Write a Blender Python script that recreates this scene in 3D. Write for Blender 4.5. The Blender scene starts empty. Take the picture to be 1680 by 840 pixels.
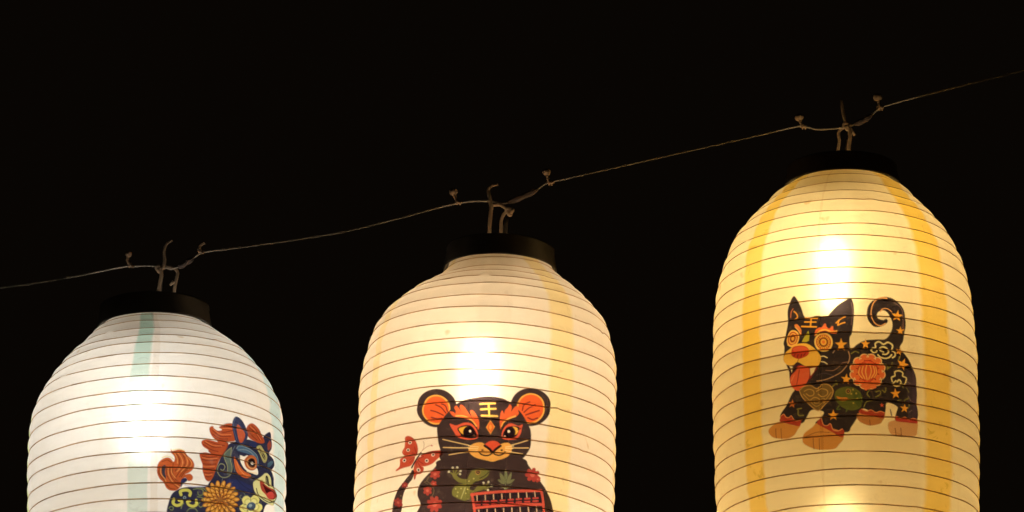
import bpy, math
import numpy as np

scene = bpy.context.scene
# ------------------------------------------------------------------ camera
cam_data = bpy.data.cameras.new('camera')
cam_data.lens = 150.0
cam_data.sensor_width = 36.0
cam_data.clip_end = 200.0
cam = bpy.data.objects.new('camera', cam_data)
cam.location = (0.0, -5.75, 1.6)
cam.rotation_euler = (math.radians(90 + 18.5), 0, 0)
scene.collection.objects.link(cam)
scene.camera = cam
# ------------------------------------------------------------------ night sky
world = bpy.data.worlds.new('World')
scene.world = world
world.use_nodes = True
bg = world.node_tree.nodes['Background']
bg.inputs['Color'].default_value = (1.0, 0.66, 0.40, 1)
bg.inputs['Strength'].default_value = 0.0024
# ------------------------------------------------------------------ exposure and sampling
vs = scene.view_settings
vs.view_transform = 'Standard'
vs.look = 'None'
vs.exposure = 0.0
vs.gamma = 1.0
vs.use_curve_mapping = False
cy = scene.cycles
cy.use_denoising = True
cy.max_bounces = 14
cy.diffuse_bounces = 8
cy.transmission_bounces = 8
cy.transparent_max_bounces = 24
cy.caustics_refractive = False
cy.sample_clamp_indirect = 6.0
BULB = {'left': ((1.0, 0.96, 0.88), 42.5), 'mid': ((1.0, 0.79, 0.55), 49.0), 'right': ((1.0, 0.785, 0.465), 59.0)}   # light of each lamp

# lantern meridians: depth below the neck ring (m), radius (m)
RREF = 0.184
def mirrored(top, total, trim):
    top = [(a / 1000., (b - trim * min(1, a / 60.)) / 1000.) for a, b in top]
    low = [(total - a, b) for a, b in reversed(top)]
    return np.array(top + low)
PROFILES = {
 'left': mirrored([(0,73.5),(6,80),(14,90),(25,102.5),(39,118.5),(51,131),(64,142.2),(76,151),(88,158.7),(100,165),(112,170.3),(123,174),(134,176.7),(147,178.7),(160,180.2),(175,181),(200,181.6),(250,181.8)], .66, 2.0),
 'mid': mirrored([(0,72.5),(8,75),(18,81),(31,95.5),(42,110.5),(53,124.5),(70,143.5),(85,157.6),(100,165.3),(117,170.8),(134,174.8),(151,177.5),(169,179.2),(187,180.1),(223,180.9),(260,181)], .66, 1.6),
 'right': mirrored([(0,73.5),(5,81),(14,92.5),(26,104.5),(39,115.5),(50,126),(62,136),(74,145),(85,151.8),(107,163.3),(129,171.4),(151,176.7),(174,179.9),(198,181.9),(222,183.2),(260,184.4),(300,185)], .66, 2.0),
}
# neck-ring centres in the world, lean of the axis (degrees, top towards +x), ring pitch along the paper
LANTERNS = {
 'left':  dict(top=(-0.5126, 0.06, 3.4366), tilt=-1.0, profile='left', collar=(.003, .030), lean=[(0,.002),(.04,.0095),(.10,.0094),(.15,.0066),(.25,.0080),(.66,.010)], pitch=.0219, first=.010, seed=3),
 'mid':   dict(top=(-0.0199, 0.0, 3.5102), tilt=1.8, profile='mid', collar=(.009, .023), lean=[(0,.003),(.03,.006),(.065,.001),(.10,-.004),(.20,-.0074),(.45,-.009),(.66,-.009)], pitch=.0235, first=.0135, seed=7),
 'right': dict(top=(0.4680, -0.06, 3.6075), tilt=0.0, profile='right', collar=(.003, .027), lean=[(0,-.001),(.05,-.0045),(.66,-.0050)], pitch=.0238, first=.0225, seed=11),
}

# ------------------------------------------------------------------ helpers
def link(o, parent=None):
    scene.collection.objects.link(o)
    if parent is not None:
        o.parent = parent
    return o

def mesh_obj(name, verts, faces, mat, parent=None, smooth=True):
    me = bpy.data.meshes.new(name)
    verts = np.asarray(verts, float)
    if isinstance(faces, np.ndarray):
        me.vertices.add(len(verts)); me.vertices.foreach_set('co', verts.ravel())
        n, k = faces.shape
        me.loops.add(n * k); me.loops.foreach_set('vertex_index', faces.ravel().astype(np.int32))
        me.polygons.add(n); me.polygons.foreach_set('loop_start', np.arange(0, n * k, k, dtype=np.int32))
        me.update(calc_edges=True)
    else:
        me.from_pydata([tuple(v) for v in verts], [], faces)
    me.validate()
    if smooth:
        me.polygons.foreach_set('use_smooth', [True] * len(me.polygons))
    me.materials.append(mat)
    o = bpy.data.objects.new(name, me)
    return link(o, parent)

def thing(name, loc, label, cat, group=None, rot=(0, 0, 0)):
    o = bpy.data.objects.new(name, None)
    o.location = loc; o.rotation_euler = rot; o.empty_display_size = .05
    o['label'] = label; o['category'] = cat
    if group: o['group'] = group
    return link(o)

def spline(pts, n=8, closed=False):
    p = np.asarray(pts, float)
    if len(p) < 3 and not closed:
        return p
    if closed:
        q = np.vstack([p[-1], p, p[0], p[1]])
    else:
        q = np.vstack([2 * p[0] - p[1], p, 2 * p[-1] - p[-2]])
    out = []
    for i in range(1, len(q) - 2):
        a, b, c, d = q[i - 1], q[i], q[i + 1], q[i + 2]
        for k in range(n):
            t = k / n
            out.append(.5 * (2 * b + (c - a) * t + (2 * a - 5 * b + 4 * c - d) * t * t + (3 * b - a - 3 * c + d) * t ** 3))
    if not closed:
        out.append(p[-1])
    return np.array(out)

def tube(pts, rad, seg=10, closed=False, lumps=0.0, seed=0):
    """swept round section; rad may be a list of radii"""
    p = np.asarray(pts, float); n = len(p)
    rad = np.full(n, rad) if np.isscalar(rad) else np.interp(np.linspace(0, 1, n), np.linspace(0, 1, len(rad)), rad)
    if lumps:
        rng = np.random.default_rng(seed); rad = rad * (1 + lumps * rng.uniform(-1, 1, n))
    tg = np.roll(p, -1, 0) - np.roll(p, 1, 0) if closed else np.gradient(p, axis=0)
    tg /= np.linalg.norm(tg, axis=1)[:, None] + 1e-12
    ref = np.array([0, 1, 0.]) if abs(tg[0][1]) < .9 else np.array([1., 0, 0])
    u = np.cross(tg[0], ref); u /= np.linalg.norm(u)
    v, f = [], []
    for i in range(n):
        u = u - tg[i] * (u @ tg[i]); u /= np.linalg.norm(u) + 1e-12
        w = np.cross(tg[i], u)
        for k in range(seg):
            a = 2 * math.pi * k / seg
            v.append(p[i] + rad[i] * (math.cos(a) * u + math.sin(a) * w))
    for i in range(n if closed else n - 1):
        j = (i + 1) % n
        for k in range(seg):
            l = (k + 1) % seg
            f.append((i * seg + k, i * seg + l, j * seg + l, j * seg + k))
    if not closed:
        f.append(tuple(range(seg))[::-1]); f.append(tuple((n - 1) * seg + k for k in range(seg)))
    return v, f

def lathe(prof, seg=48):
    """closed profile (r, z) spun round z"""
    v, f = [], []; n = len(prof)
    for k in range(seg):
        a = 2 * math.pi * k / seg
        for r, z in prof:
            v.append((r * math.sin(a), -r * math.cos(a), z))
    for k in range(seg):
        l = (k + 1) % seg
        for i in range(n):
            j = (i + 1) % n
            f.append((k * n + i, l * n + i, l * n + j, k * n + j))
    return v, f

# ------------------------------------------------------------------ materials
def new_mat(name):
    m = bpy.data.materials.new(name); m.use_nodes = True
    nt = m.node_tree; nt.nodes.clear()
    out = nt.nodes.new('ShaderNodeOutputMaterial')
    return m, nt, out

def N(nt, kind, **kw):
    n = nt.nodes.new(kind)
    for k, v in kw.items():
        if k in n.inputs: n.inputs[k].default_value = v
        else: setattr(n, k, v)
    return n

def mixc(nt, fac, a, b, blend='MIX'):
    m = nt.nodes.new('ShaderNodeMix'); m.data_type = 'RGBA'; m.blend_type = blend
    for sock, val in ((m.inputs[0], fac), (m.inputs[6], a), (m.inputs[7], b)):
        if hasattr(val, 'is_output'): nt.links.new(val, sock)
        else: sock.default_value = val if not isinstance(val, tuple) else (*val, 1)[:4]
    return m.outputs[2]

def ramp(nt, src, lo, hi, c0=(0, 0, 0, 1), c1=(1, 1, 1, 1)):
    r = nt.nodes.new('ShaderNodeValToRGB')
    r.color_ramp.elements[0].position = lo; r.color_ramp.elements[0].color = c0
    r.color_ramp.elements[1].position = hi; r.color_ramp.elements[1].color = c1
    nt.links.new(src, r.inputs[0])
    return r.outputs[0]

def paper_material(name, tint, shift):
    """oiled mulberry paper: scatters most light, lets a little through in a broad forward lobe"""
    m, nt, out = new_mat(name)
    tc = N(nt, 'ShaderNodeTexCoord')
    mp = N(nt, 'ShaderNodeMapping'); mp.inputs['Location'].default_value = (shift, shift * 2, shift * .5)
    nt.links.new(tc.outputs['Object'], mp.inputs['Vector'])
    cloud = N(nt, 'ShaderNodeTexNoise', Scale=9.0, Detail=4.0, Roughness=.6); nt.links.new(mp.outputs[0], cloud.inputs['Vector'])
    fib_map = N(nt, 'ShaderNodeMapping'); fib_map.inputs['Scale'].default_value = (60, 60, 260)
    nt.links.new(mp.outputs[0], fib_map.inputs['Vector'])
    fib = N(nt, 'ShaderNodeTexNoise', Scale=1.6, Detail=5.0, Roughness=.7, Distortion=1.2); nt.links.new(fib_map.outputs[0], fib.inputs['Vector'])
    speck = N(nt, 'ShaderNodeTexNoise', Scale=42.0, Detail=1.0); nt.links.new(mp.outputs[0], speck.inputs['Vector'])
    c = mixc(nt, ramp(nt, cloud.outputs['Fac'], .35, .7), tint, tuple(t * k for t, k in zip(tint, (.95, .915, .85))))
    c = mixc(nt, ramp(nt, fib.outputs['Fac'], .3, .75), c, tuple(t * k for t, k in zip(tint, (.95, .93, .90))))
    c = mixc(nt, ramp(nt, speck.outputs['Fac'], .74, .80), c, tuple(t * k for t, k in zip(tint, (.80, .70, .55))))
    wr = N(nt, 'ShaderNodeTexNoise', Scale=26.0, Detail=6.0, Roughness=.65, Distortion=.8); nt.links.new(mp.outputs[0], wr.inputs['Vector'])
    pk_map = N(nt, 'ShaderNodeMapping'); pk_map.inputs['Scale'].default_value = (120, 120, 14)
    nt.links.new(mp.outputs[0], pk_map.inputs['Vector'])
    pk = N(nt, 'ShaderNodeTexNoise', Scale=1.0, Detail=3.0, Roughness=.55, Distortion=.6); nt.links.new(pk_map.outputs[0], pk.inputs['Vector'])
    c = mixc(nt, ramp(nt, pk.outputs['Fac'], .56, .72), c, tuple(t * k for t, k in zip(tint, (.95, .925, .88))))
    bump = N(nt, 'ShaderNodeBump', Strength=.32, Distance=.004); nt.links.new(wr.outputs['Fac'], bump.inputs['Height'])
    tr = N(nt, 'ShaderNodeBsdfTranslucent'); df = N(nt, 'ShaderNodeBsdfDiffuse'); rf = N(nt, 'ShaderNodeBsdfRefraction', Roughness=.66, IOR=1.2); rb = N(nt, 'ShaderNodeBsdfRefraction', Roughness=.92, IOR=1.3)
    for b in (tr, df, rf, rb):
        nt.links.new(c, b.inputs['Color']); nt.links.new(bump.outputs[0], b.inputs['Normal'])
    m1 = N(nt, 'ShaderNodeMixShader', Fac=.33); nt.links.new(df.outputs[0], m1.inputs[1]); nt.links.new(tr.outputs[0], m1.inputs[2])
    m2 = N(nt, 'ShaderNodeMixShader', Fac=.035); nt.links.new(m1.outputs[0], m2.inputs[1]); nt.links.new(rf.outputs[0], m2.inputs[2])
    m3 = N(nt, 'ShaderNodeMixShader', Fac=.08); nt.links.new(m2.outputs[0], m3.inputs[1]); nt.links.new(rb.outputs[0], m3.inputs[2])
    nt.links.new(m3.outputs[0], out.inputs['Surface'])
    return m

def film_material(name, tint, wrinkle):
    """second, stained paper layer pasted over a seam: a coloured filter"""
    m, nt, out = new_mat(name)
    tc = N(nt, 'ShaderNodeTexCoord')
    n1 = N(nt, 'ShaderNodeTexNoise', Scale=30.0, Detail=5.0, Roughness=.65, Distortion=1.5); nt.links.new(tc.outputs['Object'], n1.inputs['Vector'])
    n2 = N(nt, 'ShaderNodeTexNoise', Scale=7.0, Detail=2.0); nt.links.new(tc.outputs['Object'], n2.inputs['Vector'])
    light = tuple(1 - (1 - t) * .82 for t in tint)
    c = mixc(nt, ramp(nt, n2.outputs['Fac'], .35, .65), tint, light)
    c = mixc(nt, ramp(nt, n1.outputs['Fac'], .60, .66), c, tuple(t * wrinkle for t in tint))
    edge = N(nt, 'ShaderNodeAttribute', attribute_name='edge')
    c = mixc(nt, edge.outputs['Fac'], c, (1, 1, 1))
    tp = N(nt, 'ShaderNodeBsdfTransparent'); nt.links.new(c, tp.inputs['Color'])
    nt.links.new(tp.outputs[0], out.inputs['Surface'])
    return m

def ink_material(name):
    """printer's ink: each colour filters the light coming through the paper"""
    m, nt, out = new_mat(name)
    at = N(nt, 'ShaderNodeAttribute', attribute_name='ink')
    tc = N(nt, 'ShaderNodeTexCoord')
    n1 = N(nt, 'ShaderNodeTexNoise', Scale=55.0, Detail=5.0, Roughness=.7); nt.links.new(tc.outputs['Object'], n1.inputs['Vector'])
    worn = mixc(nt, ramp(nt, n1.outputs['Fac'], .55, .85, (0, 0, 0, 1), (.12, .12, .12, 1)), at.outputs['Color'], (1, .9, .75))
    tp = N(nt, 'ShaderNodeBsdfTransparent'); nt.links.new(worn, tp.inputs['Color'])
    df = N(nt, 'ShaderNodeBsdfDiffuse'); nt.links.new(at.outputs['Color'], df.inputs['Color'])
    mx = N(nt, 'ShaderNodeMixShader', Fac=.04); nt.links.new(tp.outputs[0], mx.inputs[1]); nt.links.new(df.outputs[0], mx.inputs[2])
    nt.links.new(mx.outputs[0], out.inputs['Surface'])
    return m

def solid(name, col, rough=.6, noise=.25, scale=60.0, metal=0.0):
    m, nt, out = new_mat(name)
    b = N(nt, 'ShaderNodeBsdfPrincipled', Roughness=rough, Metallic=metal)
    tc = N(nt, 'ShaderNodeTexCoord')
    n1 = N(nt, 'ShaderNodeTexNoise', Scale=scale, Detail=4.0); nt.links.new(tc.outputs['Object'], n1.inputs['Vector'])
    c = mixc(nt, n1.outputs['Fac'], tuple(k * (1 - noise) for k in col), tuple(min(1, k * (1 + noise)) for k in col))
    nt.links.new(c, b.inputs['Base Color'])
    bump = N(nt, 'ShaderNodeBump', Strength=.4, Distance=.001); nt.links.new(n1.outputs['Fac'], bump.inputs['Height']); nt.links.new(bump.outputs[0], b.inputs['Normal'])
    nt.links.new(b.outputs[0], out.inputs['Surface'])
    return m

def wire_material(name):
    """thin split-bamboo wire wrapped in paper: lets a little amber light through"""
    m, nt, out = new_mat(name)
    tc = N(nt, 'ShaderNodeTexCoord')
    n1 = N(nt, 'ShaderNodeTexNoise', Scale=35.0, Detail=3.0); nt.links.new(tc.outputs['Object'], n1.inputs['Vector'])
    c = mixc(nt, ramp(nt, n1.outputs['Fac'], .35, .65), (.52, .34, .18), (.84, .62, .37))
    df = N(nt, 'ShaderNodeBsdfDiffuse'); tr = N(nt, 'ShaderNodeBsdfTranslucent')
    for b in (df, tr): nt.links.new(c, b.inputs['Color'])
    mx = N(nt, 'ShaderNodeMixShader', Fac=.65); nt.links.new(df.outputs[0], mx.inputs[1]); nt.links.new(tr.outputs[0], mx.inputs[2])
    nt.links.new(mx.outputs[0], out.inputs['Surface'])
    return m

def glow(name, col, strength):
    m, nt, out = new_mat(name)
    e = N(nt, 'ShaderNodeEmission', Strength=strength); e.inputs['Color'].default_value = (*col, 1)
    nt.links.new(e.outputs[0], out.inputs['Surface'])
    return m

M_WIRE = wire_material('rib_wire_brown')
M_CAP = solid('black_collar', (.028, .022, .018), .5, .35)
M_CORD = solid('tan_cotton_cord', (.31, .22, .15), .9, .3, 240)
M_STRING = solid('grey_hemp_string', (.33, .28, .23), .9, .35, 300)
M_TIE = solid('brown_twine', (.32, .21, .13), .85, .35, 200)
M_TAPE = solid('dark_cloth_tape', (.085, .058, .05), .8, .3, 160)
M_SOCKET = solid('brown_bakelite', (.05, .03, .02), .35, .2)
M_INK = ink_material('printed_ink')

# ------------------------------------------------------------------ lantern skin
class Skin:
    """paper surface of one lantern: s = length along the meridian, th = angle from the front"""
    def __init__(self, ln):
        prof = PROFILES[ln['profile']]
        d = np.linspace(prof[0, 0], prof[-1, 0], 900)
        r = np.interp(d, prof[:, 0], prof[:, 1])
        for _ in range(40):
            r[1:-1] = .25 * r[:-2] + .5 * r[1:-1] + .25 * r[2:]
        s = np.concatenate([[0], np.cumsum(np.hypot(np.diff(d), np.diff(r)))])
        self.d, self.r, self.s, self.len = d, r, s, s[-1]
        le = np.array(ln['lean']); self.dx = np.interp(d, le[:, 0], le[:, 1])
        for _ in range(60):
            self.dx[1:-1] = .25 * self.dx[:-2] + .5 * self.dx[1:-1] + .25 * self.dx[2:]
        self.pitch, self.first = ln['pitch'], ln['first']
        rng = np.random.default_rng(ln['seed'])
        self.n = int((self.len - .012 - self.first) / self.pitch) + 1
        self.rs = self.first + self.pitch * np.arange(self.n)
        self.rs = self.rs + rng.uniform(-.0015, .0015, self.n)
        self.amp = rng.uniform(.0002, .0011, (self.n, 3)); self.ph = rng.uniform(0, 6.28, (self.n, 6))
        self.tl = rng.uniform(.0003, .0014, self.n)
        self.kink = [(rng.integers(1, self.n), rng.uniform(-1.3, 1.3), rng.uniform(.015, .06), rng.uniform(-.0022, .0022)) for _ in range(40)]
        self.bul = rng.uniform(.8, 1.25, self.n + 1)
    def ring(self, k, th):
        """small dents of ring k: radial and vertical offsets"""
        dr = sum(self.amp[k, i] * np.sin((2, 3, 7)[i] * th + self.ph[k, i]) for i in range(3))
        dz = self.tl[k] * np.sin(th + self.ph[k, 3]) + .0003 * np.sin(5 * th + self.ph[k, 4]) + .0002 * np.sin(11 * th + self.ph[k, 5])
        for kk, t0, w, a in self.kink:
            if kk == k:
                dz = dz + a * np.exp(-((th - t0) / w) ** 2)
        return dr, dz
    def at(self, th, s, off=0.0):
        th = np.asarray(th, float); s = np.asarray(s, float)
        r = np.interp(s, self.s, self.r); d = np.interp(s, self.s, self.d)
        e = .002
        tr = (np.interp(s + e, self.s, self.r) - np.interp(s - e, self.s, self.r)); td = (np.interp(s + e, self.s, self.d) - np.interp(s - e, self.s, self.d))
        ln = np.hypot(tr, td) + 1e-9; nr, nd = td / ln, -tr / ln
        k = np.searchsorted(self.rs, s) - 1
        lo = np.clip(k, 0, self.n - 1); hi = np.clip(k + 1, 0, self.n - 1)
        f = np.clip((s - self.rs[lo]) / np.maximum(self.rs[hi] - self.rs[lo], 1e-6), 0, 1)
        DR = np.zeros(np.broadcast(th, s).shape); DZ = DR.copy(); th_b = np.broadcast_to(th, DR.shape)
        f_b = np.broadcast_to(f, DR.shape); lo_b = np.broadcast_to(lo, DR.shape); hi_b = np.broadcast_to(hi, DR.shape)
        for q in range(self.n):
            for idx, w in ((lo_b, 1 - f_b), (hi_b, f_b)):
                mk = idx == q
                if mk.any():
                    a, b = self.ring(q, th_b[mk]); DR[mk] += a * w[mk]; DZ[mk] += b * w[mk]
        inside = (k >= 0) & (k < self.n - 1)
        b = np.where(inside, np.sin(np.pi * f), 0) * .0016 * self.bul[np.clip(k, 0, self.n)]
        # shallow creases of the paper between two rings
        b = b * (1 + .10 * np.sin(9 * th + 3 * k) + .07 * np.sin(23 * th + 1.7 * k) + .05 * np.sin(41 * th + 2.3 * k))
        fade = np.clip(s / .03, 0, 1)
        R = r + (b + off) * nr + DR * fade
        D = d + (b + off) * nd + DZ * fade
        return np.stack(np.broadcast_arrays(R * np.sin(th) + np.interp(s, self.s, self.dx), -R * np.cos(th), -D), -1)
    def s_of_d(self, d):
        return np.interp(d, self.d, self.s)

def grid_faces(a, b, wrap=False):
    i = np.arange(a - 1)[:, None]; j = np.arange(b if wrap else b - 1)[None, :]
    j2 = (j + 1) % b
    return np.stack([i * b + j, (i + 1) * b + j, (i + 1) * b + j2, i * b + j2], -1).reshape(-1, 4)

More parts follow.
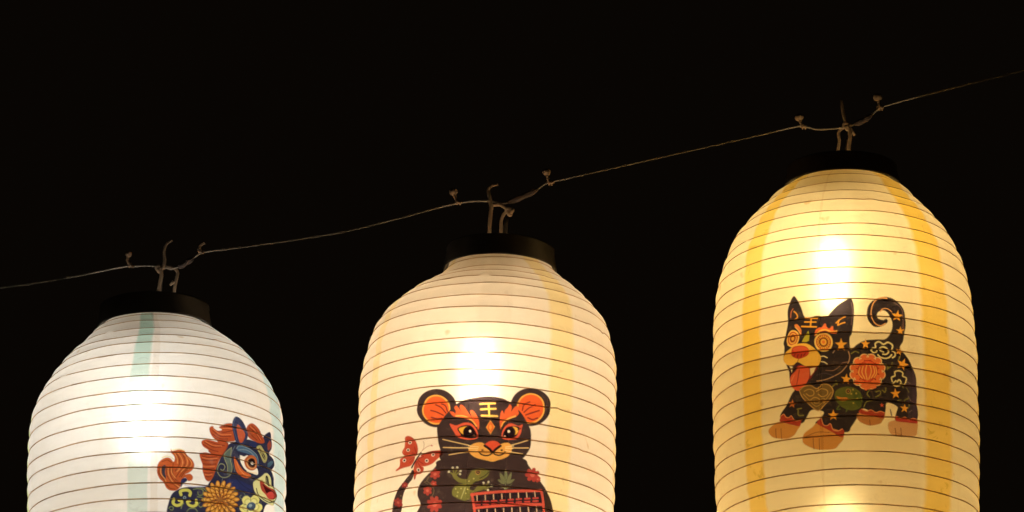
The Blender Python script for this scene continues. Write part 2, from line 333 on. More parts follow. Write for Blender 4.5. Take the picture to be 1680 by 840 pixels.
# ------------------------------------------------------------------ pictures printed on the paper
# outlines in millimetres on the unrolled paper (x along the girth from the front, y down from the neck); first three numbers of a
# row: ink colour, stroke width (0 = filled), smoothed or not
ART = {
 'dog': ([[0.045,0.038,0.064],[0.086,0.067,0.184],[0.066,0.054,0.131],[0.708,0.378,0.151],[0.593,0.298,0.151],[0.738,0.484,0.372],[0.467,0.076,0.067],[0.528,0.076,0.096],[0.868,0.416,0.306],[0.232,0.103,0.074],[0.282,0.127,0.081],[0.937,0.469,0.104],[0.723,0.247,0.172],[0.919,0.331,0.141],[1.0,0.816,0.39],[1.0,0.527,0.096],[0.202,0.141,0.234],[0.902,0.219,0.113],[1.0,0.688,0.208],[1.0,0.706,0.291],[0.593,0.141,0.05],[0.937,0.557,0.208],[0.282,0.047,0.031],[0.973,0.605,0.184],[1.0,0.778,0.355],[0.664,0.202,0.05],[0.937,0.589,0.172],[0.467,0.121,0.044],[0.248,0.067,0.035],[0.991,0.621,0.172],[0.902,0.298,0.081],[0.567,0.589,0.096],[0.066,0.034,0.067],[0.955,0.654,0.172],[0.328,0.127,0.05],[0.593,0.076,0.061],[0.801,0.162,0.104],[0.168,0.025,0.035],[0.991,1.0,1.0],[0.621,0.484,0.595],[0.328,0.043,0.061],[1.0,1.0,1.0],[0.991,0.979,1.0],[0.834,0.17,0.122],[0.328,0.047,0.061],[0.937,0.416,0.338],[0.607,0.429,0.408],[0.432,0.277,0.306],[0.11,0.097,0.234],[0.217,0.155,0.081],[0.664,0.456,0.261],[0.593,0.416,0.208],[0.131,0.17,0.067],[0.095,0.141,0.061],[0.664,0.298,0.096],[0.378,0.298,0.122],[0.049,0.025,0.035],[0.554,0.298,0.172],[0.126,0.202,0.081],[0.528,0.484,0.172],[0.902,0.238,0.122],[1.0,0.557,0.338],[1.0,0.778,0.618],[0.41,0.047,0.039],[0.554,0.072,0.05],[0.818,0.162,0.096],[1.0,0.589,0.261],[0.919,0.277,0.151],[0.885,0.916,0.742],[0.991,0.542,0.122],[0.723,0.277,0.122],[0.818,0.162,0.122],[0.256,0.277,0.122],[0.202,0.185,0.338],[0.937,0.527,0.306],[0.378,0.247,0.39]],  # purple strips down the dog's rump: hazy light reflection painted into the ink
  '''0 0 1 -83.1 216.8 -78 223.3 -72.3 234.3 -66.3 248.8 -50.9 247.4 -37.4 249.6 -32.6 245.2 -22.7 235.5 -11.4 227.9 -4.2 224.8 -1 230.1 0.2 240.3 -0.9 257.8 -3.5 275.2 -6.7 281.5 -6.9 291.1 -4.9 297.2 3.5 290.8 14.7 285.5 28.8 283.2 40.7 283.1 47.6 277.6 52.6 267.6 53 256 48.7 245.8 42.8 241.1 36.4 241.8 32.5 245.5 31.8 249.9 34.2 253.6 40.5 255.2 44.6 253.2 46.9 255.6 44.4 260.2 36.4 264.8 28.7 265.2 23.5 262 19.5 256 17.8 247.3 19.5 237.4 24.6 229.6 33.6 223.8 45.3 220.7 57.7 222.8 66.3 229.5 71.4 239.4 73.3 250.9 72.5 262.1 69.8 274 67.3 283.6 62.7 292.2 70 300.6 76.8 310.7 82.2 321 85.6 333.1 86.7 348.2 86.1 368.3 85.7 393.9 63.3 396.2 53.8 395.9 54.6 385.9 56.1 376.4 41.9 371.6 39.1 383.4 36.6 389.8 21.8 387.1 7.8 382.3 1 393.9 -7.5 406.6 -15.9 413.5 -54.2 401.5 -49 393.5 -43.8 386.8 -47.6 383.4 -60.5 381.4 -68.1 390.3 -75.3 397.8 -91.7 391.7 -106.3 385 -97.2 371 -87.7 355.8 -84 350.6 -88.6 343.6 -90.5 331.9 -89.3 321.1 -91.6 314.5 -95.8 309.2 -99.9 300.2 -98.2 288.1 -99 281.5 -95.1 269.1 -92.2 256.4 -92.4 241.8 -91.7 232.5 -88.6 223
1 0 1 81.5 321 85.6 333.1 86.7 348.2 86.1 368.3 85.8 392.5 78.8 392 78.8 364.9 78.6 342.1
2 0 1 70.7 325.8 80 327.6 79.8 353.4 78.3 387.8 72 388.5 71.5 360.1
3 0 1 -125.9 401.8 -121.6 395.5 -109.7 391.3 -97.9 394.8 -85.9 399.3 -77.4 400.3 -80.8 405.6 -86.4 412.2 -95.6 415.5 -108 414.2 -119.5 410.1
3 0 1 -74.6 420.7 -71.7 411.7 -60 404.4 -53.1 399.4 -40.4 405.4 -21.4 412.5 -18.3 421.8 -24.6 430.1 -30.8 435.7 -44.1 436.4 -58 433.9 -70.7 427
4 0 1 0.1 394.2 2.7 388.6 17.6 390.6 36.6 391.5 34.2 398.4 30.1 402.6 17.2 405.3 4.9 400.7
5 0 1 42.6 406.6 44.4 399.5 54.4 396.4 69.4 396.1 86 394.7 85.5 406.7 83.1 414.3 69 417.4 57 417.9 46.7 415.1
6 0 1 -107.8 390.4 -104.4 384.1 -100.6 381.9 -97 385.8 -93.1 387.2 -89.7 386.3 -86.9 390.9 -81.6 393 -76.3 392.5 -77.7 400.9 -88.9 398.3 -97.9 394.8
6 0 1 -53.6 399.9 -47.9 393.6 -44.8 401.7 -39.8 403.7 -35.4 402.3 -32.2 408.7 -25.7 411.2 -20.2 409.1 -17 413.2 -20.5 420.4 -32.4 413.1 -43.2 406.9
6 0 1 3.3 388 6.7 382.9 13.5 385.6 19.1 383.7 26 386.9 32.2 384.9 37.8 387.4 36 393.8 20.3 392.2
7 0 1 53.8 397.1 55.1 390.1 61 392.4 68 390.3 73.2 392.6 79.5 390.5 86.1 391.3 86 397 69.4 397.8
8 1.03 1 -106.3 384.4 -100.6 381.9 -97.6 386.3 -93.4 387.5 -89.7 385.7 -86.3 391.3 -81.6 393.3 -75.7 392.3
8 1.03 1 -47.9 393 -44.8 402.3 -39.8 403.7 -35.4 401.7 -32.3 409.2 -25.7 411.5 -19.6 409.2
8 1.03 1 6.7 382.9 13.5 385.9 19.4 383.7 26 387.2 32.2 384.9 38.4 386.8
8 1.03 1 55.1 390.7 61 392.7 68 390.3 73.2 392.9 80.1 390.4 85.8 391.1
9 0.86 1 -113.8 399.7 -113.7 412.2
9 0.86 1 -105.6 401 -105.5 414.6
9 0.86 1 -59.8 418.5 -59.2 433.8
9 0.86 1 -51.4 419.8 -51.3 435.6
9 0.86 1 17.4 398 17.8 404.7
9 0.86 1 52.4 407.3 54 416.8
9 0.86 1 60.7 406.6 61.7 417.2
10 0.86 1 -71.8 416.8 -54.5 411.4 -37.9 412.6
11 1.58 1 -82.7 238.2 -79.1 241.9 -78.1 246.2 -81.9 249.2
12 1.15 1 -88 245.4 -86.9 238.2 -84.4 234.5
13 0 1 -82.3 258.5 -79.3 256.8 -75.2 260.9 -72.4 267.6 -73.9 274.1 -76.5 268.8 -80.2 262.8
14 1.01 1 -81.1 261.5 -76.5 267.1 -74.2 272
15 2.15 1 -66.6 248.8 -50.4 251.3
15 2.15 1 -67.5 254.8 -52.1 256.9
15 2.15 1 -71.7 261.3 -51.7 264.2
15 2.15 1 -58.6 249.9 -59.6 262.9
11 1.72 1 -24.4 260.2 -19.8 255.7 -12 250.7
11 1.72 1 -22.2 263.8 -17.8 261.6 -12.8 260
11 1.72 1 -20.4 256 -22.2 262.6
16 0.86 1 -3.2 231.5 -1.9 243.2 -4.1 263.6
17 0 1 -54.2 277.1 -53.5 269.9 -48.6 265.7 -44.1 265.2 -40.4 260.5 -38.5 261.2 -37.2 265.6 -34.2 268.1 -30.5 264.9 -28.6 265.8 -28.4 270.2 -23.5 271.6 -25 275.3 -31.8 274.6 -38.7 271 -46.2 271.7 -51.3 274.4
18 1.87 1 -52.5 275.5 -47 270.4 -38.7 269.3 -31.1 273.2 -24.1 272.1
19 0 1 -76.8 281.5 -78.3 284.5 -80.3 286.9 -82.6 288.6 -85.2 289.4 -87.8 289.3 -90.1 288.2 -92.1 286.3 -93.4 283.7 -94.1 280.6 -94 277.3 -93.2 274 -91.7 271.1 -89.7 268.7 -87.2 267.1 -84.6 266.3 -82.1 266.4 -79.8 267.5 -77.9 269.3 -76.6 271.9 -75.9 275 -76 278.3
20 0 1 -78.8 281 -80 283.4 -81.6 285.4 -83.5 286.8 -85.5 287.4 -87.6 287.3 -89.4 286.5 -91 284.9 -92 282.9 -92.5 280.4 -92.5 277.7 -91.8 275.1 -90.6 272.7 -89 270.8 -87 269.4 -85 268.8 -82.9 268.8 -81.1 269.7 -79.6 271.2 -78.5 273.3 -78 275.7 -78.1 278.4
21 0 1 -80.2 280.7 -81.1 282.6 -82.4 284.2 -83.9 285.3 -85.5 285.8 -87.1 285.7 -88.6 285.1 -89.7 283.8 -90.6 282.2 -91 280.2 -90.9 278.1 -90.4 276 -89.4 274.1 -88.1 272.6 -86.6 271.5 -85 271 -83.4 271 -81.9 271.7 -80.8 272.9 -80 274.5 -79.6 276.5 -79.7 278.6
22 0 1 -81.6 280.1 -82.2 281.4 -83.1 282.5 -84.2 283.3 -85.4 283.6 -86.5 283.6 -87.6 283.1 -88.4 282.2 -89.1 281 -89.3 279.7 -89.3 278.2 -88.9 276.7 -88.3 275.4 -87.3 274.3 -86.3 273.5 -85.1 273.2 -83.9 273.2 -82.9 273.7 -82.1 274.5 -81.5 275.7 -81.2 277.1 -81.2 278.6
23 0 1 -83.3 279.6 -83.9 280.6 -84.8 281.3 -85.7 281.4 -86.6 281 -87.2 280.2 -87.5 279 -87.2 277.8 -86.6 276.7 -85.7 276.1 -84.7 275.9 -83.9 276.3 -83.3 277.2 -83 278.4
19 1.29 1 -92.6 285.4 -87.8 287.9 -82.4 286.2
24 0 1 -29.8 287 -30.3 290.7 -31.9 294 -34.3 296.6 -37.3 298.5 -40.7 299.3 -44.2 299 -47.6 297.7 -50.6 295.5 -52.9 292.5 -54.3 289 -54.8 285.3 -54.2 281.6 -52.6 278.4 -50.2 275.8 -47.2 274.1 -43.7 273.3 -40.2 273.5 -36.8 274.8 -33.8 277 -31.6 279.9 -30.2 283.4
25 0 1 -32 286.9 -32.4 289.9 -33.7 292.6 -35.7 294.8 -38.1 296.3 -41 297 -43.9 296.8 -46.7 295.7 -49.1 293.8 -51 291.4 -52.2 288.5 -52.5 285.5 -52.1 282.5 -50.8 279.8 -48.8 277.7 -46.3 276.2 -43.5 275.6 -40.5 275.8 -37.7 276.9 -35.3 278.7 -33.5 281.1 -32.3 283.9
26 0 1 -33.6 286.8 -34 289.3 -35.1 291.6 -36.7 293.4 -38.8 294.7 -41.2 295.2 -43.6 295.1 -45.9 294.2 -48 292.6 -49.6 290.6 -50.5 288.2 -50.8 285.6 -50.4 283.1 -49.4 280.9 -47.7 279.1 -45.6 277.9 -43.2 277.3 -40.8 277.5 -38.5 278.4 -36.4 279.9 -34.9 281.9 -33.9 284.3
27 0.86 0 -35.8 286.7 -33.1 286.9
27 0.86 0 -36.3 289 -33.7 290.1
27 0.86 0 -37.4 290.9 -35.3 292.9
27 0.86 0 -39.1 292.3 -37.8 294.9
27 0.86 0 -41.2 292.9 -40.8 295.8
27 0.86 0 -43.4 292.8 -44 295.6
27 0.86 0 -45.5 291.8 -47 294.2
27 0.86 0 -47.2 290.2 -49.4 291.9
27 0.86 0 -48.3 288.1 -50.9 288.9
27 0.86 0 -48.6 285.8 -51.4 285.6
27 0.86 0 -48.2 283.6 -50.8 282.4
27 0.86 0 -47 281.7 -49.1 279.6
27 0.86 0 -45.3 280.3 -46.6 277.7
27 0.86 0 -43.2 279.7 -43.6 276.8
27 0.86 0 -41 279.8 -40.4 277
27 0.86 0 -38.9 280.8 -37.5 278.3
27 0.86 0 -37.2 282.3 -35.1 280.6
27 0.86 0 -36.2 284.4 -33.6 283.6
28 0 1 -36.1 286.7 -36.4 288.5 -37.1 290.1 -38.3 291.4 -39.8 292.2 -41.5 292.6 -43.2 292.5 -44.9 291.9 -46.3 290.8 -47.4 289.3 -48.1 287.6 -48.3 285.8 -48 284.1 -47.3 282.5 -46.1 281.2 -44.6 280.3 -42.9 279.9 -41.2 280.1 -39.5 280.7 -38.1 281.8 -37 283.2 -36.3 284.9
29 0 1 -38 286.6 -38.5 288.4 -39.7 289.9 -41.4 290.6 -43.2 290.4 -44.9 289.5 -46 287.9 -46.4 286 -45.9 284.1 -44.7 282.7 -43 282 -41.2 282.1 -39.5 283.1 -38.4 284.7
30 0 1 -40 286.4 -40.2 287.4 -40.9 288.2 -41.8 288.6 -42.7 288.5 -43.6 288 -44.2 287.1 -44.4 286.1 -44.2 285.1 -43.6 284.4 -42.7 284 -41.7 284.1 -40.8 284.6 -40.2 285.4
31 0 0 -72.2 283.3 -67.9 275.7 -62.9 268.7 -61.5 274.9 -62 282.7 -65.7 284.3
32 0 0 -95.8 312.4 -88.3 314.9 -77.8 312 -62.2 321 -52.2 319.1 -50.9 322 -58.2 335.7 -69.9 348.8 -90.4 340.5 -91.5 324.5
33 0 1 -99.9 302 -97.3 295.1 -89.3 290.6 -80.3 286 -68.6 285.7 -60.1 289.5 -51.5 297.8 -46.2 306.6 -47.7 315.1 -53.4 320.4 -62.2 320.4 -70.7 316.6 -79.1 311 -85.3 314.5 -92.8 313.7 -98.2 308.6
34 1.01 1 -79.1 311 -77.7 307
35 0 1 -88.8 296.1 -86.3 290.4 -80.3 288.3 -73 288.4 -65.8 291 -62.6 296.5 -64.3 302.4 -70.4 305.7 -77.7 306.9 -83.9 304 -87.7 300.6
36 0 1 -86.1 292.2 -80.4 289.5 -73 289.5 -66.4 292 -64.8 296.3 -74.6 296 -81.9 295.6
37 1.29 1 -84.7 301.6 -82.9 298.4
37 1.29 1 -79.4 304.6 -78.5 300.2
37 1.29 1 -74.2 304.7 -73.2 300.2
37 1.29 1 -70.4 302.9 -68 299.5
38 1.29 1 -46.4 306.3 -42.2 306.1 -37.8 308.6
38 1.29 1 -46 313.5 -41.6 314.7 -38 317.5
39 1.01 1 -29.7 301.9 -27.5 298.4
40 0 1 -82.2 321.5 -77.9 315.8 -69.3 317.9 -52.3 320.2 -56.4 330.2 -62.3 338.2 -69.6 331.7
41 0 0 -91.3 315.1 -86.2 317 -87.9 325.3
42 0 0 -61.9 322.2 -53.4 320.7 -56.4 328.4 -60.5 333.8
43 0 1 -90.3 337.6 -88.9 330.4 -82.8 324.3 -78.6 318 -70.4 317.8 -63.1 322.6 -62.8 335.3 -68.1 345 -74.1 352.1 -81.7 352 -88.4 345.4
44 1.15 1 -76.9 322.8 -78.3 333.5 -80.9 343.5
45 0.86 1 -88.5 337.9 -84.1 329.9
46 1.15 1 -8.8 300.6 -7.4 309.8 -10.9 319.8 -19.4 330.7 -30.5 337.2 -41.6 341.1 -52.2 342
47 0.86 1 -39.9 326.9 -30.3 328 -23.3 323.7 -17.7 317.6 -10.3 316.1
48 0.86 1 -52.6 333.4 -41.4 331.4 -27.7 336.7
49 0 1 -77 352.3 -70.5 347.6 -61.3 347.2 -52.4 352.3 -44.5 346.9 -35.7 348.6 -30.7 356.3 -33.9 365.2 -42.4 374.7 -51.5 382.8 -64.2 372.3 -73.1 361.9
50 1.15 1 -77 352.9 -70.5 347.9 -61.3 347.4 -52.4 352.6 -44.5 347.2 -35.7 348.9 -30.7 356.6 -33.9 365.5 -42.4 374.9 -51.5 383.1 -64.2 372.5 -73.1 362.2 -77 352.9
51 1.15 1 -70.1 354.5 -63.7 352.4 -57.3 355.3 -57.4 360.4 -62.8 361.6 -67.3 358.3
51 1.15 1 -53.1 356.2 -46 353.3 -38.6 356.1 -38.8 361.3 -45.5 363.7 -50.9 360.4
51 1.15 1 -61.8 366.8 -56.1 363.9 -50 366.7 -50.7 371.8 -55.7 371.9 -57.3 368.9
51 1.15 1 -48.3 368 -43.8 366 -41.2 369.1 -44 372.8
51 0.86 1 -71.3 358.7 -64.1 366.6 -53.6 376.7 -42.2 368.4 -33.2 358.7
52 0 1 -28.9 362.1 -24.9 355.4 -14.4 351.8 -3 352.8 6.1 360.2 8.9 369.8 4.6 381.2 -7 384.6 -18.4 380.4 -26.4 371
53 0 1 -3.7 358.5 5.6 361.3 7.5 371.5 2.9 380.1 -2.3 369.9
54 0 1 -26.7 364.2 -20.2 365.6 -12 366.3 -13.2 369.7 -20.3 370.1
55 0 1 -6.9 357.9 -7.3 359.5 -8.3 360.8 -9.8 361.5 -11.4 361.4 -12.8 360.7 -13.7 359.4 -14 357.8 -13.6 356.2 -12.6 354.9 -11.2 354.2 -9.6 354.2 -8.2 355 -7.2 356.3
56 0 1 -8.3 357.9 -8.5 358.8 -9.2 359.6 -10 360.1 -11 360 -11.9 359.6 -12.5 358.8 -12.7 357.8 -12.4 356.8 -11.8 356 -10.9 355.6 -9.9 355.6 -9.1 356.1 -8.5 356.9
57 0 1 -9.7 357.8 -9.7 358.2 -10 358.5 -10.3 358.7 -10.7 358.7 -11 358.5 -11.2 358.2 -11.3 357.8 -11.2 357.4 -11 357.2 -10.6 357 -10.3 357 -10 357.2 -9.7 357.5
58 1.72 1 -23.2 377.9 -26.1 382.4 -22 382.5
58 1.72 1 -12.4 382.2 -13.6 385.6
58 1.72 1 -1.5 382.3 1.3 381.2
59 0 1 -3.1 355.6 -3.2 356.1 -3.5 356.5 -3.9 356.7 -4.4 356.7 -4.8 356.5 -5.1 356.1 -5.2 355.6 -5.1 355.1 -4.8 354.7 -4.4 354.5 -3.9 354.5 -3.4 354.7 -3.1 355.1
59 0 1 1.2 360.8 1.1 361.3 0.8 361.7 0.3 361.9 -0.2 361.9 -0.6 361.7 -0.9 361.3 -1 360.8 -0.9 360.3 -0.6 359.9 -0.1 359.7 0.4 359.7 0.8 359.9 1.1 360.3
59 0 1 2.7 367.6 2.6 368.1 2.2 368.5 1.8 368.7 1.3 368.7 0.9 368.5 0.6 368.1 0.5 367.6 0.6 367.1 0.9 366.7 1.4 366.5 1.9 366.5 2.3 366.7 2.6 367.1
59 0 1 -2.9 374.1 -3.1 374.6 -3.4 375 -3.8 375.2 -4.3 375.2 -4.7 375 -5 374.6 -5.1 374.1 -5 373.6 -4.7 373.2 -4.3 373 -3.8 373 -3.3 373.2 -3 373.6
59 0 1 -5.4 361.3 -5.5 361.8 -5.8 362.2 -6.3 362.4 -6.7 362.4 -7.2 362.2 -7.5 361.8 -7.6 361.3 -7.4 360.8 -7.1 360.4 -6.7 360.2 -6.2 360.2 -5.8 360.4 -5.5 360.8
60 0 1 36.5 328.8 40.1 331.8 40.6 335.2 38.2 338.1 33.5 339.3 34.9 343.8 33.6 347.2 30.3 348.6 25.9 347.2 24.8 352 22.1 354.4 18.8 353.9 15.8 350.3 12.6 354 9.2 354.7 6.7 352.5 5.9 347.7 1.5 349.3 -1.7 348.1 -2.7 344.8 -1.1 340.2 -5.7 339.2 -7.8 336.5 -7.1 333.1 -3.5 329.9 -6.9 326.7 -7.4 323.2 -5.2 320.5 -0.6 319.6 -2 315 -0.8 311.7 2.4 310.5 6.8 312 7.8 307.2 10.5 304.9 13.8 305.4 16.8 309 20 305.3 23.4 304.5 26 306.7 26.8 311.4 31.4 309.6 34.6 310.7 35.7 313.9 34 318.6 38.8 319.3 41 321.8 40.2 325.4
61 0.86 1 17.5 305.3 23.9 306.5 28 309.8
62 1.29 1 36.2 327.8 38.8 329.3 40.2 332 40 335.1 38.4 337.9 35.8 339.7 32.7 340.1
63 1.44 1 26.4 332.3 31.3 333.2
62 1.29 1 33.8 338.2 35.1 340.9 34.9 344 33.2 346.8 30.5 348.5 27.5 348.8 24.8 347.5
63 1.44 1 23.6 337.5 27 340.6
62 1.29 1 26.6 346.4 26.4 349.5 24.7 352.2 22 353.8 19 354 16.3 352.6 14.7 350
63 1.44 1 18.7 340.7 19.9 345.1
62 1.29 1 16.8 350 15.1 352.6 12.4 354.1 9.4 354.1 6.8 352.6 5.3 350 5.2 346.9
63 1.44 1 13.3 340.8 11.9 345.3
62 1.29 1 6.9 348 4.2 349.4 1.2 349.3 -1.3 347.7 -2.7 345 -2.8 341.9 -1.4 339.1
63 1.44 1 8.7 337.9 5.1 341.2
62 1.29 1 -0.4 341 -3.4 340.8 -5.8 339.1 -7.2 336.4 -7.2 333.3 -5.7 330.5 -3.2 328.8
63 1.44 1 6.1 332.8 1.3 334.1
62 1.29 1 -3.2 331 -5.7 329.2 -7 326.5 -6.9 323.3 -5.4 320.6 -2.8 319 0.2 318.8
63 1.44 1 6.2 326.9 1.5 325.7
62 1.29 1 -0.9 320.7 -2.2 317.9 -2 314.8 -0.4 312.1 2.2 310.5 5.2 310.3 7.8 311.7
63 1.44 1 9.1 321.7 5.7 318.5
62 1.29 1 6 312.8 6.3 309.7 8 307 10.6 305.4 13.6 305.3 16.3 306.7 17.9 309.3
63 1.44 1 13.9 318.7 12.7 314.3
62 1.29 1 15.8 309.4 17.5 306.7 20.2 305.2 23.3 305.1 25.9 306.5 27.4 309.1 27.5 312.2
63 1.44 1 19.3 318.5 20.7 314
62 1.29 1 25.8 311.2 28.5 309.7 31.6 309.6 34.2 311.1 35.7 313.7 35.7 316.8 34.3 319.7
63 1.44 1 24 321.3 27.6 317.9
62 1.29 1 33.3 317.9 36.4 317.9 39 319.4 40.4 322 40.4 325.2 38.8 328 36.2 329.9
63 1.44 1 26.6 326.4 31.5 324.9
64 0 1 4.4 321.9 13.9 314.3 21.1 314.1 29.9 321.7 29.3 332.6 23.2 341.5 15.4 344 7.2 340.7 3 331
65 0 1 6 321.9 13.9 316 21.1 315.8 28.2 321.8 27.4 332.1 22.1 339.8 15.4 342.3 8.3 339 4.7 331
66 1.44 1 10.4 322.7 8.5 331.3 12.2 339.8
66 1.44 1 16 318.8 13.5 329.8 15.4 341.2
66 1.44 1 19.3 319.3 21.3 329.5 17.7 340.5
66 1.44 1 24.3 322.5 25.7 330.8 21.1 338.7
66 1.44 1 6 324.1 4.1 332.8 8.9 339.6
66 1.44 1 27.6 323.5 28.5 331.5 25 338
67 0 1 19.3 350.2 19.8 352 19.2 353.9 17.7 355.1 15.8 355.1 14.2 356.3 12.3 356.3 10.9 355.2 10.4 353.4 8.9 352.3 8.3 350.4 8.9 348.6 10.5 347.4 11.1 345.6 12.7 344.4 14.5 344.3 16 345.5 17.9 345.4 19.4 346.5 19.9 348.3
67 0 1 27.6 348.7 28.1 350.2 27.6 351.8 26.3 352.7 24.7 352.8 23.4 353.8 21.9 353.9 20.7 353 20.3 351.4 19 350.6 18.6 349.1 19.1 347.5 20.4 346.6 20.9 345 22.2 344.1 23.7 344 24.9 344.9 26.5 344.8 27.7 345.7 28.2 347.2
68 2.15 1 24.8 302.4 22.1 299.1 24.4 295.5 28.4 294.2 28 289 33.2 286.4 39.4 289.5 45.8 286.7 52.1 290.3 51.3 296.7 55.3 299.8 55.1 305 51.5 308.2
68 2.15 1 39 300.5 35.1 299 34.6 295 39.2 293 44.4 295 46.5 299.4 42.9 303.7 37.8 304.1
68 2.15 1 30.9 305.6 34.2 308.9 41 310.2 46.9 308 50.5 303.7
68 1.72 1 24.8 302.4 28.2 301.7 30 299.3
68 2.01 1 50.5 341.6 49.5 336.5 54.3 333.8 54.4 328.6 60.4 326.3 65.8 328.7 65.6 333.3 71 335.5 70.2 341.9
68 2.01 1 55.8 340.5 52.2 344.3 55 347.5 60.4 346.4 63.5 342.1 60.6 338.9 57.6 341.5
68 1.44 1 70.2 341.9 67.7 345.1
69 0 0 -18.2 282.2 -16.4 288.1 -10.7 288.5 -15.3 292.4 -13.9 298.5 -18.5 294.9 -23.4 298.2 -21.7 292.2 -26.1 288.1 -20.4 288
69 0 0 -12 333.5 -10.8 338.8 -5.9 339.6 -10.1 342.5 -9.4 347.9 -13.1 344.4 -17.5 346.9 -15.7 341.9 -19.2 338 -14.3 338.4
69 0 0 62.8 238.7 63.8 244.7 69.9 245.1 64.4 248.9 64.9 254.9 60.5 251.3 54.9 254.5 57.6 248.6 53.6 244.5 59.6 244.5
69 0 0 64.7 263 66.2 267 70.7 266.7 67 269.9 68.1 274.1 64.4 272.1 60.6 274.9 61.9 270.5 58.6 268 63 267.4
69 0 0 69.6 307.5 69.5 314 75.5 315.8 69.2 318.6 68.4 325.1 64.7 320.3 58.4 322.5 62.3 316.8 59.1 311.6 65.2 312.9
69 0 0 54 351 56.1 355.6 61.3 354.8 57.4 358.8 59.1 363.6 54.6 361.5 50.5 365.1 51.6 359.8 47.4 357.3 52.5 356.2
69 0 0 67.6 371.1 68.8 375.6 73.6 375.7 69.5 378.8 70.2 383.4 66.5 380.9 62.1 383.6 63.9 378.9 60.5 375.9 65.3 375.7
69 0 0 -31 383 -29.4 388.1 -24.5 388.6 -28.4 391.8 -27.2 397 -31.3 393.8 -35.5 396.6 -34.1 391.5 -37.9 387.9 -32.9 387.9
70 0 0 -87.3 363.6 -86.3 367.8 -82.2 369 -85.8 370.8 -85.2 375 -88.4 371.9 -92.2 373.3 -90.5 369.6 -93.5 366.2 -89.2 367.1
69 0 0 64.1 291.8 64 295.9 67.7 297 63.8 298.7 63.3 302.8 61 299.8 57.1 301.1 59.5 297.6 57.6 294.3 61.4 295.2
69 0 0 14.8 283.4 16.2 288 20.7 288 17.1 291.2 18.1 295.9 14.5 293.3 10.7 296.1 12 291.3 8.6 288.3 13.1 288
71 0 0 34.5 372.6 35.2 374.8 37.5 374.8 35.7 376.4 36.3 378.7 34.4 377.4 32.5 378.9 33.1 376.5 31.4 375.1 33.6 374.9
72 1.72 1 41.9 318.4 45.3 323.1 43.4 326.1
72 1.72 1 51.3 315.1 48.8 321.1 43.5 324.9
72 1.72 1 18.2 365.3 14.9 361.2 18.4 355.4
72 1.72 1 26.7 357.9 32.4 356.2 32.8 360.5 26.5 365
72 1.72 1 41 351.4 39.7 357.2 35.8 355.2
72 1.72 1 -5.1 304.1 0.5 300.7 4.8 302.9
72 1.72 1 -25.2 346.5 -29.4 349.2 -31.4 351.4
72 1.72 1 -26.5 343.6 -25.3 348.3
72 1.72 1 9.5 379.7 13.6 372.5 20.8 369.5
72 1.72 1 64.7 343.7 66.3 349.2
72 1.72 1 71.2 348.7 74.2 354.1
72 1.72 1 58 367.2 61.7 365.7
72 1.72 1 67.1 366.3 73.9 362.1
72 1.72 1 72.3 377.1 74.9 371.1
72 1.72 1 62.3 305.2 59.7 311.2
72 1.72 1 -79.4 379.7 -79 386.2 -72.4 387.3
72 1.72 1 -80.6 377.8 -74.7 377.4
73 1.44 1 72.4 340 77 342.3
73 1.44 1 73.3 359.9 76.9 365.2
73 1.44 1 73.4 382.6 77.9 379.3
73 1.44 1 46 382.4 48.1 390.7
74 1.44 1 47 222.3 39.4 222.6 30.6 226.9 25.5 235.4 23.7 245.7 25.4 254.3 29.4 260.9 36.5 263.7 43.2 260
74 1.29 1 36.6 242.9 40.3 238.9 45.8 237.9 50.4 239.9 53 242.3
75 0.72 1 56.9 227.3 65.8 233.6 69.9 244.9 68.3 265.5'''),
 'tig': ([[0.057,0.04,0.05],[1.0,0.565,0.146],[0.861,0.16,0.055],[0.163,0.029,0.037],[0.844,0.167,0.066],[1.0,0.609,0.174],[0.982,0.64,0.174],[0.964,0.536,0.155],[0.844,0.213,0.05],[1.0,0.481,0.129],[0.812,0.147,0.091],[0.033,0.014,0.023],[0.964,0.609,0.098],[0.017,0.008,0.015],[1.0,1.0,1.0],[0.964,0.705,0.635],[0.911,0.625,0.534],[0.911,0.722,0.394],[0.894,0.522,0.155],[1.0,0.864,0.534],[0.78,0.121,0.072],[0.047,0.022,0.029],[0.204,0.23,0.078],[0.703,0.791,0.746],[0.454,0.306,0.112],[0.42,0.213,0.129],[0.047,0.04,0.037],[0.604,0.672,0.363],[0.577,0.625,0.291],[0.19,0.239,0.155],[0.454,0.075,0.072],[0.646,0.19,0.174],[0.163,0.14,0.112],[0.029,0.02,0.033],[0.632,0.116,0.098],[0.703,0.55,0.461],[0.577,0.075,0.078],[0.319,0.054,0.06],[0.539,0.14,0.129],[0.163,0.174,0.129]],
